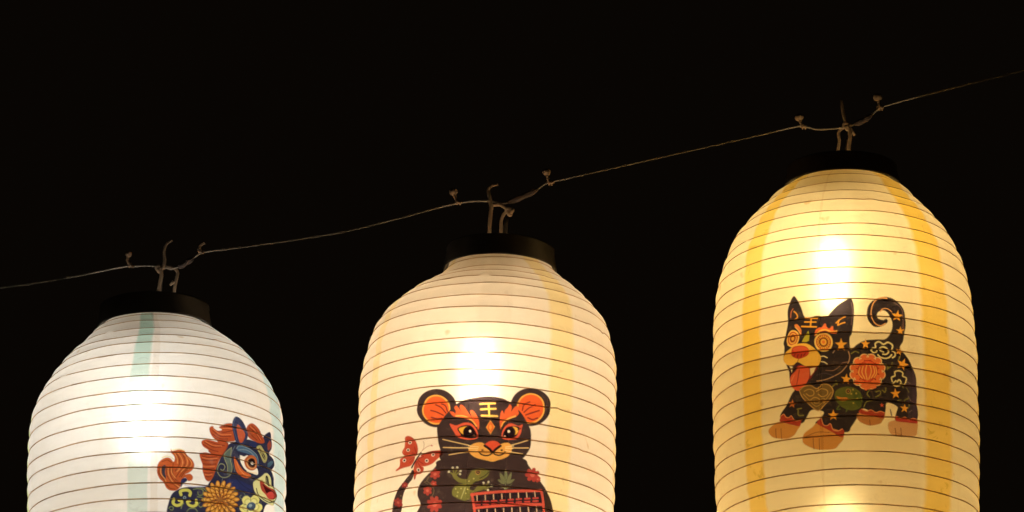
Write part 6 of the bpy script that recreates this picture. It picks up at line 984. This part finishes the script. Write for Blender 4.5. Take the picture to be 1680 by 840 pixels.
47 0 1 168.3 302.8 166.2 307.1 161.1 309.7 156.1 309.3 153.7 306 148.1 306.9 144.6 304.8 144.9 300.9 149 297.4 147.4 293.7 149.9 289.9 154.9 287.9 160 289 164.9 285.7 170.5 285.3 173.8 287.8 172.4 292.2 177.6 293.6 178.4 297.3 174.6 301
48 0 1 167 302 165.3 305.7 161 307.9 156.7 307.6 154.7 304.7 149.9 305.5 147 303.7 147.1 300.4 150.7 297.4 149.3 294.3 151.4 291.1 155.7 289.4 160 290.3 164.2 287.5 169 287.2 171.7 289.3 170.6 293 174.9 294.3 175.5 297.4 172.4 300.5
49 0 1 170.3 296.4 170 298.1 168.9 299.9 167.2 301.5 165.1 302.8 162.7 303.8 160.3 304.2 158 304.2 156 303.7 154.4 302.7 153.4 301.3 153.1 299.7 153.5 297.9 154.4 296.2 156 294.6 158 293.3 160.3 292.4 162.8 291.9 165.1 292 167.3 292.5 168.9 293.4 170 294.7
50 0 1 163.1 296.7 162.8 297.7 161.9 298.7 160.6 299.3 159.2 299.6 157.9 299.4 157.1 298.8 156.7 297.9 157.1 296.9 157.9 295.9 159.2 295.2 160.6 295 161.9 295.2 162.8 295.8
51 1.12 1 162.6 298.6 169.7 302.8
52 0.93 1 155.5 303.8 151.9 308.5
52 0.93 1 151.9 297.5 145.6 297.4
52 0.93 1 160 291.3 159.7 286.5
52 0.93 1 169.2 293.6 176.2 290.4
52 0.93 1 166.2 301.4 170.8 304.2
53 5.47 1 48.2 296 47.2 291.9 51.9 289.6 58.1 289.5 61.4 292.2 60.6 296
54 3.98 1 48.2 296 47.2 291.9 51.9 289.6 58.1 289.5 61.4 292.2 60.6 296
53 5.47 1 38.4 302.6 37.2 308.8 42.1 311.8 48.2 309.3 49.2 304.6 45.5 304
54 3.98 1 38.4 302.6 37.2 308.8 42.1 311.8 48.2 309.3 49.2 304.6 45.5 304
53 5.47 1 70.2 301.9 70.7 307.5 65.7 311.1 59.4 309.6 57.4 305.3 60.6 303.6
54 3.98 1 70.2 301.9 70.7 307.5 65.7 311.1 59.4 309.6 57.4 305.3 60.6 303.6
55 0 1 55.6 299.5 55.4 300.5 54.8 301.3 53.9 301.8 52.9 301.8 52 301.5 51.4 300.7 51.2 299.8 51.4 298.8 52 298 52.9 297.5 53.9 297.5 54.8 297.8 55.4 298.6
56 0 1 54.5 299.6 54.4 300.1 54.1 300.5 53.7 300.7 53.2 300.7 52.7 300.6 52.4 300.2 52.3 299.7 52.4 299.2 52.7 298.8 53.2 298.6 53.7 298.6 54.1 298.7 54.4 299.1
57 1.37 1 65.6 287.5 73.2 285.6 79.7 287.5 78.4 293.8 73.2 294.2 72 290.6
57 1.37 1 75.8 284.1 81 284.9 84.9 288.2
57 1.37 1 48.3 315.7 49.7 310.7 51.9 308.1
57 1.37 1 56.9 318.9 60.6 314.9 68.2 314.4 72 317.8
57 1.37 1 31.2 316.4 33.6 313.9 37.3 315 36.1 318.7 33.1 318.3
57 1.37 1 75.8 303.9 73.3 307.8 75.8 311.3 79.7 309.7
57 1.37 1 72 296.8 78.4 297.5 81 300.9
58 1.12 1 53.1 281.9 63.1 283.7 78.4 282.1 87.8 279.2
3 0.75 1 53.9 280.1 63.1 281.5 73.2 280.4
59 0 1 34 230.8 36.2 233.5 45.8 231.5 53.4 233.1 56.9 239.8 63.1 245.6 66.6 253 64.6 259.1 59.3 264.4 53.8 267.3 60.6 266.1 64.6 270 63.3 274.8 58.3 275.9 54.3 271.9 50.6 273.7 48.4 278.7 47.2 285.2 40.9 290.7 32.3 290.7 27.2 286.9 23.8 279.6 17.8 273.8 14.6 265.1 15.3 255 18.9 248.8 26.2 244.2 32.2 244.5 37.1 249.8 39.1 245.8 38.1 240.8 34.5 236
60 0 1 22 256.4 26.4 254.8 25.5 264.8 26.9 272.1 25.7 275.9 22.6 271 20.9 263.6
61 0 1 48.4 275 54.3 272.2 56.8 275.7 50.6 281.1 47.7 286.2
62 1.12 1 40.8 235.8 45.2 244.2 45.7 252.9 39.6 263.1
62 1.12 1 47 234.2 52.1 242.6 53.1 253.7 45.7 264 40.8 271.7
62 1.12 1 53.2 235.1 59.3 245.9 59.3 254.5 50.6 263.8 45.7 271.4
62 1.12 1 27.4 258.5 28.1 269.6 34.7 279.3 43.3 286.4
62 1.12 1 32.2 257.2 33 268.3 38.4 276.7 47 283.7
62 1.12 1 17.7 257.5 17.7 267.3 23.8 275.9 31.1 286.8 39.6 289
62 1.12 1 37.1 252 35.9 264.5 39.6 274.2 45.7 278.9
62 1.12 1 21.3 250 28.6 247.4 34.6 250.9
62 1.12 1 60.5 256.9 53.1 263.6 48.2 271.3
63 0.99 1 43.3 235.1 48.6 244.1 49.6 253.9 42 264.2
63 0.99 1 50.1 234.3 55.6 243.6 56.3 253.5 48.1 263.9
63 0.99 1 29.8 258.5 30.6 268.3 35.9 278 45.2 285.1
63 0.99 1 34.4 257.1 34.9 265.7 39.6 273
63 0.99 1 19.6 258.7 19.9 267.3 25.5 274.6 27.4 279.5
63 0.99 1 39.6 237.1 42.3 244.4 42.7 251.8
63 0.99 1 57.3 242.3 63 251.8 58 259.6
64 0.87 1 21.8 244.3 26.9 241.9 33.5 243 37.8 246.1
64 0.87 1 36 232.5 45.8 230.8 52.7 232.4'''),
}


def paint(art, cell=.6):
    pal, rows = ART[art]
    shapes = []
    for row in rows.split('\n'):
        v = [float(q) for q in row.split()]
        p = np.array(v[3:]).reshape(-1, 2)
        fill = v[1] == 0
        if v[2]:
            p = spline(p, 5, closed=fill)
        shapes.append((int(v[0]), v[1], p, fill))
    lo = np.min([q[2].min(0) for q in shapes], 0) - 4; hi = np.max([q[2].max(0) for q in shapes], 0) + 4
    nx, ny = (np.ceil((hi - lo) / cell)).astype(int) + 1
    ink = np.ones((ny, nx, 3)); cover = np.zeros((ny, nx))
    X = lo[0] + cell * np.arange(nx); Y = lo[1] + cell * np.arange(ny)
    for ci, w, p, fill in shapes:
        pad = w / 2 + 1.5
        i0, j0 = np.maximum(((p.min(0) - pad - lo) / cell).astype(int), 0)
        i1, j1 = np.minimum(((p.max(0) + pad - lo) / cell).astype(int) + 2, (nx, ny))
        gx, gy = np.meshgrid(X[i0:i1], Y[j0:j1])
        best = np.full(gx.shape, 1e9); ins = np.zeros(gx.shape, bool)
        m = len(p)
        for a in range(m if fill else m - 1):
            ax, ay = p[a]; bx, by = p[(a + 1) % m]
            ex, ey = bx - ax, by - ay
            t = np.clip(((gx - ax) * ex + (gy - ay) * ey) / (ex * ex + ey * ey + 1e-9), 0, 1)
            best = np.minimum(best, (gx - ax - t * ex) ** 2 + (gy - ay - t * ey) ** 2)
            if fill:
                cr = (ay > gy) != (by > gy)
                xx = ax + (gy - ay) * (ex / ey if abs(ey) > 1e-9 else 0)
                ins ^= cr & (gx < xx)
        dist = np.sqrt(best)
        sd = np.where(ins, -dist, dist) if fill else dist - w / 2
        cov = np.clip(.5 - sd / 1.1, 0, 1)
        ink[j0:j1, i0:i1] = ink[j0:j1, i0:i1] * (1 - cov[..., None]) + np.array(pal[ci]) * cov[..., None]
        cover[j0:j1, i0:i1] = np.maximum(cover[j0:j1, i0:i1], cov)
    return X, Y, ink, cover

def print_picture(name, art, skin, parent, off):
    X, Y, ink, cover = paint(art)
    th = X[None, :] / 1000. / RREF
    s = skin.s_of_d(Y / 1000.)[:, None]
    P = skin.at(np.broadcast_to(th, cover.shape), np.broadcast_to(s, cover.shape), off).reshape(-1, 3)
    F = grid_faces(*cover.shape)
    F = F[(cover.ravel()[F] > .01).any(1)]
    used, inv = np.unique(F, return_inverse=True)
    o = mesh_obj(name, P[used], inv.reshape(F.shape), M_INK, parent)
    at = o.data.attributes.new('ink', 'FLOAT_COLOR', 'POINT')
    c = np.ones((len(used), 4)); c[:, :3] = ink.reshape(-1, 3)[used]
    at.data.foreach_set('color', c.ravel())
    return o

# ------------------------------------------------------------------ lanterns
def seam_strip(skin, parent, th0, th1, mat, s0=.004, s1=None, ragged=.0, faded=.0):
    s1 = s1 or skin.len - .01
    n, m = int((s1 - s0) / .003), 15
    s = np.linspace(s0, s1, n)[:, None]
    u = np.linspace(0, 1, m)[None, :]
    mid, half = (th0 + th1) / 2, (th1 - th0) / 2
    r = np.interp(s, skin.s, skin.r)
    half = half * (.6 + .4 * RREF / np.maximum(r, .05))
    wob = ragged * (np.sin(s * 130 + th0) + .6 * np.sin(s * 310 + 2))
    th = mid + half * (2 * u - 1) * (1 + wob)
    P = skin.at(th, np.broadcast_to(s, th.shape), .00016).reshape(-1, 3)
    o = mesh_obj('seam_strip', P, grid_faces(n, m), mat, parent)
    e = np.broadcast_to(np.where((u < .04) | (u > .96), 1., np.where((u < .1) | (u > .9), .45, 0.)), (n, m))
    e = np.maximum(e, faded * np.clip((s - .05) / .22, 0, 1))   # the tint weakens further down
    at = o.data.attributes.new('edge', 'FLOAT', 'POINT'); at.data.foreach_set('value', e.ravel().copy())
    return o

def lantern(key, label, paper_tint, strips, lamps):
    ln = LANTERNS[key]
    root = thing('paper_lantern', ln['top'], label, 'paper lantern', 'lit paper lanterns hung along the string', (0, math.radians(ln['tilt']), 0))
    skin = Skin(ln)
    # paper
    rows = [0.0]
    edges = [0.0] + list(skin.rs) + [skin.len]
    for a, b in zip(edges[:-1], edges[1:]):
        rows += list(a + (b - a) * np.arange(1, 9) / 8)
    rows = np.array(rows); seg = 224
    th = 2 * np.pi * np.arange(seg) / seg - np.pi
    P = skin.at(np.broadcast_to(th[None, :], (len(rows), seg)), np.broadcast_to(rows[:, None], (len(rows), seg))).reshape(-1, 3)
    mesh_obj('paper_shade', P, grid_faces(len(rows), seg, True), paper_material('lantern_paper_' + key, paper_tint, ln['seed']), root)
    # rings of wire that stiffen the paper
    th = 2 * np.pi * np.arange(120) / 120
    for k in range(skin.n):
        c = skin.at(th, np.full(120, skin.rs[k]), .0001)
        v, f = tube(c, .00080 if k > 2 else .0006, 6, closed=True)
        mesh_obj('rib_ring', v, f, M_WIRE, root)
    for t0, t1, tint, wr, rag, *fade in strips:
        seam_strip(skin, root, math.radians(t0), math.radians(t1), film_material('seam_film', tint, wr), ragged=rag, faded=fade[0] if fade else 0.)
    # collars
    r0, rb = skin.r[0], skin.r[-1]
    lo, hi = ln['collar']
    rl = np.interp(lo, skin.d, skin.r) + .003
    v, f = lathe([(rl, -lo), (rl + .0018, -lo - .0005), (rl + .0022, -lo + .002), (r0 + .0042, hi - .006), (r0 + .0048, hi - .004), (r0 + .0046, hi - .001), (r0 + .0020, hi), (r0 + .0004, hi - .002), (r0 + .0006, .001)], 96)
    mesh_obj('top_collar', np.array(v) + (skin.dx[0], 0, 0), f, M_CAP, root)
    D = skin.d[-1]
    v, f = lathe([(rb + .0012, -D + .003), (rb - .0012, -D), (rb - .0012, -D - .034), (rb + .0034, -D - .036), (rb + .0034, -D + .003)], 96)
    mesh_obj('bottom_collar', np.array(v) + (skin.dx[-1], 0, 0), f, M_CAP, root)
    # carrying wire across the collar, bent up a little in the middle
    x = np.linspace(-1, 1, 25)
    v, f = tube(np.stack([skin.dx[0] + x * (r0 + .001), 0 * x, hi - .008 + .010 * (1 - x ** 2)], -1), .0016, 8)
    mesh_obj('carrying_wire', v, f, M_CAP, root)
    # two lamps on one flex: the upper one shows as the hot spot, the lower one is added to brighten the foot of the paper
    v_top = (.01, .014, .075)
    for n, ((bx, by, bz), br, gain) in enumerate(lamps):
        prof = [(.0001, -2.0), (.4, -1.93), (.75, -1.68), (.95, -1.3), (1.0, -.8), (1.0, 2.6), (.95, 3.2), (.75, 3.7), (.6, 4.0), (.0001, 4.0)]
        v, f = lathe([(p * br, q * br) for p, q in prof], 24)
        mesh_obj('bulb', np.array(v) + np.array((bx, by, bz)), f, glow('lamp_glow_' + key, BULB[key][0], BULB[key][1] * gain), root)
        zt = bz + 4.0 * br
        v, f = lathe([(.0001, zt), (.015, zt), (.017, zt + .005), (.017, zt + .03), (.010, zt + .036), (.0001, zt + .038)], 24)
        mesh_obj('bulb_socket', np.array(v) + np.array((bx, by, 0)), f, M_SOCKET, root)
        mid_pt = ((bx + .05 * n), by + .045, (zt + .03) * .5)
        v, f = tube(spline([(bx, by, zt + .033), (bx + .003, by + .012, zt + .05), mid_pt, (.006, .012, .02), v_top], 8), .0024, 8)
        mesh_obj('power_cord', v, f, M_CAP, root)
    return root, skin

lan_l, sk_l = lantern('left', 'white lantern with a teal seam strip and a prancing blue pony printed on it', (.96, .94, .905),
    [(-8.5, .6, (.52, .79, .73), .80, .03, .55), (67, 84, (.72, .91, .97), .9, .02), (-88, -77, (.86, 1.0, .56), .9, .02), (1.4, 5.0, (.94, .91, .87), .95, .1)],
    [((-.004, -.075, -.184), .0155, 1.0), ((.012, -.03, -.43), .017, 1.1)])
lan_m, sk_m = lantern('mid', 'cream lantern printed with a black tiger cub holding an abacus, a butterfly beside it', (.965, .915, .81),
    [(27.5, 41.5, (1.0, .93, .62), .88, .035), (-64, -57.5, (.98, .93, .70), .88, .04), (-7, 10, (.955, .945, .93), .95, .02), (78, 90, (1.0, .93, .70), .9, .04), (-88, -80, (1., .94, .72), .9, .03)],
    [((-.018, -.075, -.210), .0165, 1.0), ((-.02, -.03, -.48), .018, 1.2)])
lan_r, sk_r = lantern('right', 'yellow-striped cream lantern printed with a black dog, highest of the row', (.97, .865, .575),
    [(-54, -42, (1.0, .82, .27), .84, .03), (30, 47.5, (1.0, .80, .24), .84, .02), (2, 30, (.95, .93, .90), .95, .01), (76, 90, (1.0, .88, .50), .9, .04), (-15.5, -14.2, (.95, .92, .88), .95, .2)],
    [((-.022, -.075, -.182), .0165, 1.0), ((-.016, -.02, -.535), .018, .42)])
print_picture('printed_pony', 'pon', sk_l, lan_l, .00034)
print_picture('printed_tiger_cub', 'tig', sk_m, lan_m, .00034)
print_picture('printed_butterfly', 'but', sk_m, lan_m, .00048)
print_picture('printed_dog', 'dog', sk_r, lan_r, .00034)

# ------------------------------------------------------------------ string, ties and hanging cords
STRING = [(-1.5362, 0.15, 3.4438), (-1.0931, 0.1288, 3.4769), (-0.7367, 0.0865, 3.5048), (-0.6836, 0.0802, 3.5101), (-0.6218, 0.0728, 3.5187), (-0.5602, 0.0654, 3.5292), (-0.546, 0.0637, 3.5296), (-0.5248, 0.0612, 3.5296), (-0.5054, 0.0588, 3.5279), (-0.4876, 0.0567, 3.5235), (-0.4719, 0.0548, 3.5294), (-0.458, 0.0531, 3.538), (-0.4458, 0.0516, 3.5458), (-0.4327, 0.05, 3.548), (-0.3843, 0.0442, 3.5525), (-0.3142, 0.0357, 3.5598), (-0.2441, 0.0272, 3.5689), (-0.1743, 0.0188, 3.5835), (-0.122, 0.0124, 3.5961), (-0.0888, 0.0084, 3.6039), (-0.0749, 0.0067, 3.606), (-0.0566, 0.0045, 3.608), (-0.0322, 0.0015, 3.607), (-0.0122, -0.001, 3.6025), (0.0087, -0.0035, 3.6089), (0.033, -0.0065, 3.6199), (0.0505, -0.0086, 3.6311), (0.0696, -0.0109, 3.6349), (0.1391, -0.0194, 3.6485), (0.2085, -0.0279, 3.6621), (0.2778, -0.0364, 3.6756), (0.347, -0.0448, 3.6892), (0.3989, -0.0512, 3.6997), (0.4144, -0.0531, 3.7009), (0.4332, -0.0554, 3.6954), (0.4556, -0.0582, 3.6953), (0.4745, -0.0605, 3.6963), (0.4883, -0.0622, 3.7012), (0.5057, -0.0643, 3.7097), (0.5197, -0.066, 3.721), (0.5353, -0.0679, 3.7277), (0.6061, -0.0766, 3.7448), (0.675, -0.0851, 3.7601), (0.7266, -0.0914, 3.7715), (1.0872, -0.1358, 3.8561), (1.5237, -0.157, 3.9826)]
JOINTS = [[(-0.4787, 0.0547, 3.5247), (-0.4683, 0.0534, 3.5307), (-0.457, 0.052, 3.5376)], [(-0.007, -0.0026, 3.6037), (0.0087, -0.0045, 3.6086), (0.0243, -0.0064, 3.6153), (0.0365, -0.0079, 3.6212)], [(0.4865, -0.063, 3.7), (0.4986, -0.0645, 3.705), (0.5108, -0.066, 3.7128)]]
TIES = [[(-0.5507, 0.0612, 3.5472), (-0.5522, 0.0614, 3.538), (-0.5485, 0.061, 3.5314), (-0.5431, 0.0604, 3.5275)], [(-0.4407, 0.048, 3.5603), (-0.4476, 0.0488, 3.555), (-0.4474, 0.0488, 3.5486), (-0.4421, 0.0482, 3.5437)], [(-0.0836, 0.0047, 3.622), (-0.081, 0.0044, 3.6126), (-0.0775, 0.004, 3.607), (-0.0722, 0.0024, 3.6049)], [(0.0496, -0.0115, 3.6458), (0.0513, -0.0117, 3.6365), (0.0539, -0.012, 3.6308), (0.06, -0.0128, 3.6306)], [(0.4085, -0.0554, 3.713), (0.4109, -0.0557, 3.7046), (0.4142, -0.0561, 3.6998), (0.4177, -0.0565, 3.6996)], [(0.5199, -0.069, 3.7384), (0.5214, -0.0692, 3.73), (0.523, -0.0695, 3.7235), (0.5281, -0.0701, 3.7232)]]
CORD_LEFT = {'front': [(-0.5038, 0.0528, 3.4846), (-0.5041, 0.0528, 3.4975), (-0.5018, 0.0525, 3.512), (-0.5038, 0.0527, 3.5204), (-0.5084, 0.0533, 3.5261)], 'back': [(-0.4836, 0.0623, 3.4877), (-0.483, 0.0622, 3.4987), (-0.4807, 0.0619, 3.5114), (-0.48, 0.0618, 3.5206), (-0.4864, 0.0625, 3.5273), (-0.4988, 0.064, 3.5296)], 'knot': (-0.5049, 0.0548, 3.5229), 'tail': [(-0.4995, 0.0532, 3.5224), (-0.4981, 0.053, 3.5343), (-0.4993, 0.0531, 3.5472), (-0.4961, 0.0527, 3.5591), (-0.4874, 0.0516, 3.5652)], 'stub': [(-0.4841, 0.0524, 3.5028), (-0.4893, 0.053, 3.4975)]}
CORD_MID = {'front': [(-0.0321, -0.0045, 3.548), (-0.0321, -0.0045, 3.5645), (-0.0304, -0.0047, 3.5864), (-0.0295, -0.0048, 3.5974), (-0.033, -0.0044, 3.6068)], 'back': [(-0.0156, 0.0055, 3.5514), (-0.0156, 0.0055, 3.5679), (-0.0148, 0.0054, 3.5807), (-0.0104, 0.0048, 3.5897), (-0.0035, 0.004, 3.5931)], 'knot': (-0.0035, -0.006, 3.5888), 'tail': [(-0.0295, -0.0038, 3.5959), (-0.0313, -0.0036, 3.6089), (-0.0339, -0.0033, 3.621), (-0.0296, -0.0038, 3.6282), (-0.02, -0.005, 3.6296)], 'stub': [(-0.0296, -0.0024, 3.5991), (-0.0174, -0.0043, 3.5995), (-0.0087, -0.0054, 3.5936), (-0.0017, -0.0062, 3.5878)]}
CORD_RIGHT = {'front': [(0.4763, -0.067, 3.6489), (0.4766, -0.067, 3.6618), (0.4787, -0.0672, 3.6764), (0.479, -0.0672, 3.6883), (0.4757, -0.0667, 3.6959)], 'back': [(0.4627, -0.0532, 3.6539), (0.463, -0.0532, 3.6649), (0.465, -0.0534, 3.6777), (0.4645, -0.0533, 3.6916), (0.4715, -0.0541, 3.6987)], 'knot': (0.4759, -0.0647, 3.6966), 'tail': [(0.4742, -0.0655, 3.7), (0.4719, -0.0652, 3.7103), (0.4696, -0.0649, 3.7233), (0.4691, -0.0648, 3.7363)], 'stub': [(0.4784, -0.0651, 3.6946), (0.4825, -0.0656, 3.6889), (0.4858, -0.066, 3.6823)]}

strand = thing('hanging_string', STRING[0], 'long thin twine line climbing to the right that carries the lanterns', 'string')
def rel(pts, o):
    return np.asarray(pts) - np.asarray(o.location)
P = spline(STRING, 14)
v, f = tube(rel(P, strand), .00135, 8, lumps=.18, seed=2)
mesh_obj('strand', v, f, M_STRING, strand)
a = np.linspace(0, 1, len(P)) * 1500
e = P + .0011 * np.stack([0 * a, np.cos(a), np.sin(a)], -1)
v, f = tube(rel(e, strand), .0006, 5, lumps=.3, seed=5)
mesh_obj('loose_ply', v, f, M_STRING, strand)
for j in JOINTS:
    c = spline(j, 10)
    v, f = tube(rel(c, strand), [.0022, .0042, .0046, .0036, .0044, .0040, .0022], 12, lumps=.07, seed=4)
    mesh_obj('taped_joint', v, f, M_TAPE, strand)

tie_labels = ['dark twine stub on the string, left of the pony lantern knot', 'open twine curl on the string, right of the pony lantern knot',
              'knobbed twine stub on the string, left of the tiger cub lantern knot', 'knobbed twine stub on the string, right of the tiger cub lantern knot',
              'knobbed twine stub on the string, left of the dog lantern knot', 'knobbed twine stub on the string, right of the dog lantern, highest of all']
for i, (t, lab) in enumerate(zip(TIES, tie_labels)):
    base = np.array(t[-2])
    o = thing('string_tie', tuple(base), lab, 'twine tie', 'twine ties along the string')
    c = spline(t, 8)
    v, f = tube(rel(c, o), [.0024, .0022, .0021, .0023, .0018], 10, lumps=.10, seed=20 + i)
    mesh_obj('stem', v, f, M_TIE, o)
    if i != 1:
        h = np.array(t[0]); u = (h - np.array(t[1])); u /= np.linalg.norm(u)
        k = 1.0 if i else .8
        q = np.array([h + u * x * k for x in (-.0052, -.004, -.002, .001, .0036, .0052, .0056)])
        v, f = tube(rel(q, o), [.002, .0042 * k, .0058 * k, .0063 * k, .0054 * k, .003 * k, .0008], 12, lumps=.09, seed=40 + i)
        mesh_obj('knob', v, f, M_TIE, o)
    # two turns round the string
    tt = np.linspace(0, 4 * math.pi, 40)
    w = np.stack([(tt / (4 * math.pi) - .5) * .008, .0028 * np.cos(tt), .0028 * np.sin(tt)], -1)
    v, f = tube(w + np.array([0, .003, 0]), .0012, 7)
    mesh_obj('wrap', v, f, M_TIE, o)

for c, key, lab in ((CORD_LEFT, 'left', 'tan cord hanger with a hooked tail holding up the pony lantern'),
                    (CORD_MID, 'mid', 'tan cord hanger with a side knot holding up the tiger cub lantern'),
                    (CORD_RIGHT, 'right', 'tan cord hanger with a round knot holding up the dog lantern')):
    o = thing('lantern_hanger', c['knot'], lab, 'cord', 'cords that hang the lanterns from the string')
    for nm, key2, r in (('strand', 'front', .0028), ('strand', 'back', .0023)):
        pts = list(c[key2])
        v, f = tube(rel(spline(pts, 8), o), r, 10, lumps=.07, seed=61)
        mesh_obj(nm, v, f, M_CORD, o)
    v, f = tube(rel(spline(c['tail'], 8), o), [.0027, .0027, .0025, .0022, .0017], 10, lumps=.08, seed=63)
    mesh_obj('tail', v, f, M_CORD, o)
    v, f = tube(rel(spline(c['stub'], 8), o), [.0025, .0026, .0018], 10, lumps=.08, seed=64)
    mesh_obj('loose_end', v, f, M_CORD, o)
    # overhand knot: a closed trefoil drawn tight
    t = np.linspace(0, 2 * math.pi, 60, endpoint=False)
    kn = .0021 * np.stack([np.sin(t) + 2 * np.sin(2 * t), -1.2 * np.sin(3 * t), np.cos(t) - 2 * np.cos(2 * t)], -1)
    v, f = tube(kn * .8, .0026, 9, closed=True)
    mesh_obj('knot', v, f, M_CORD, o)
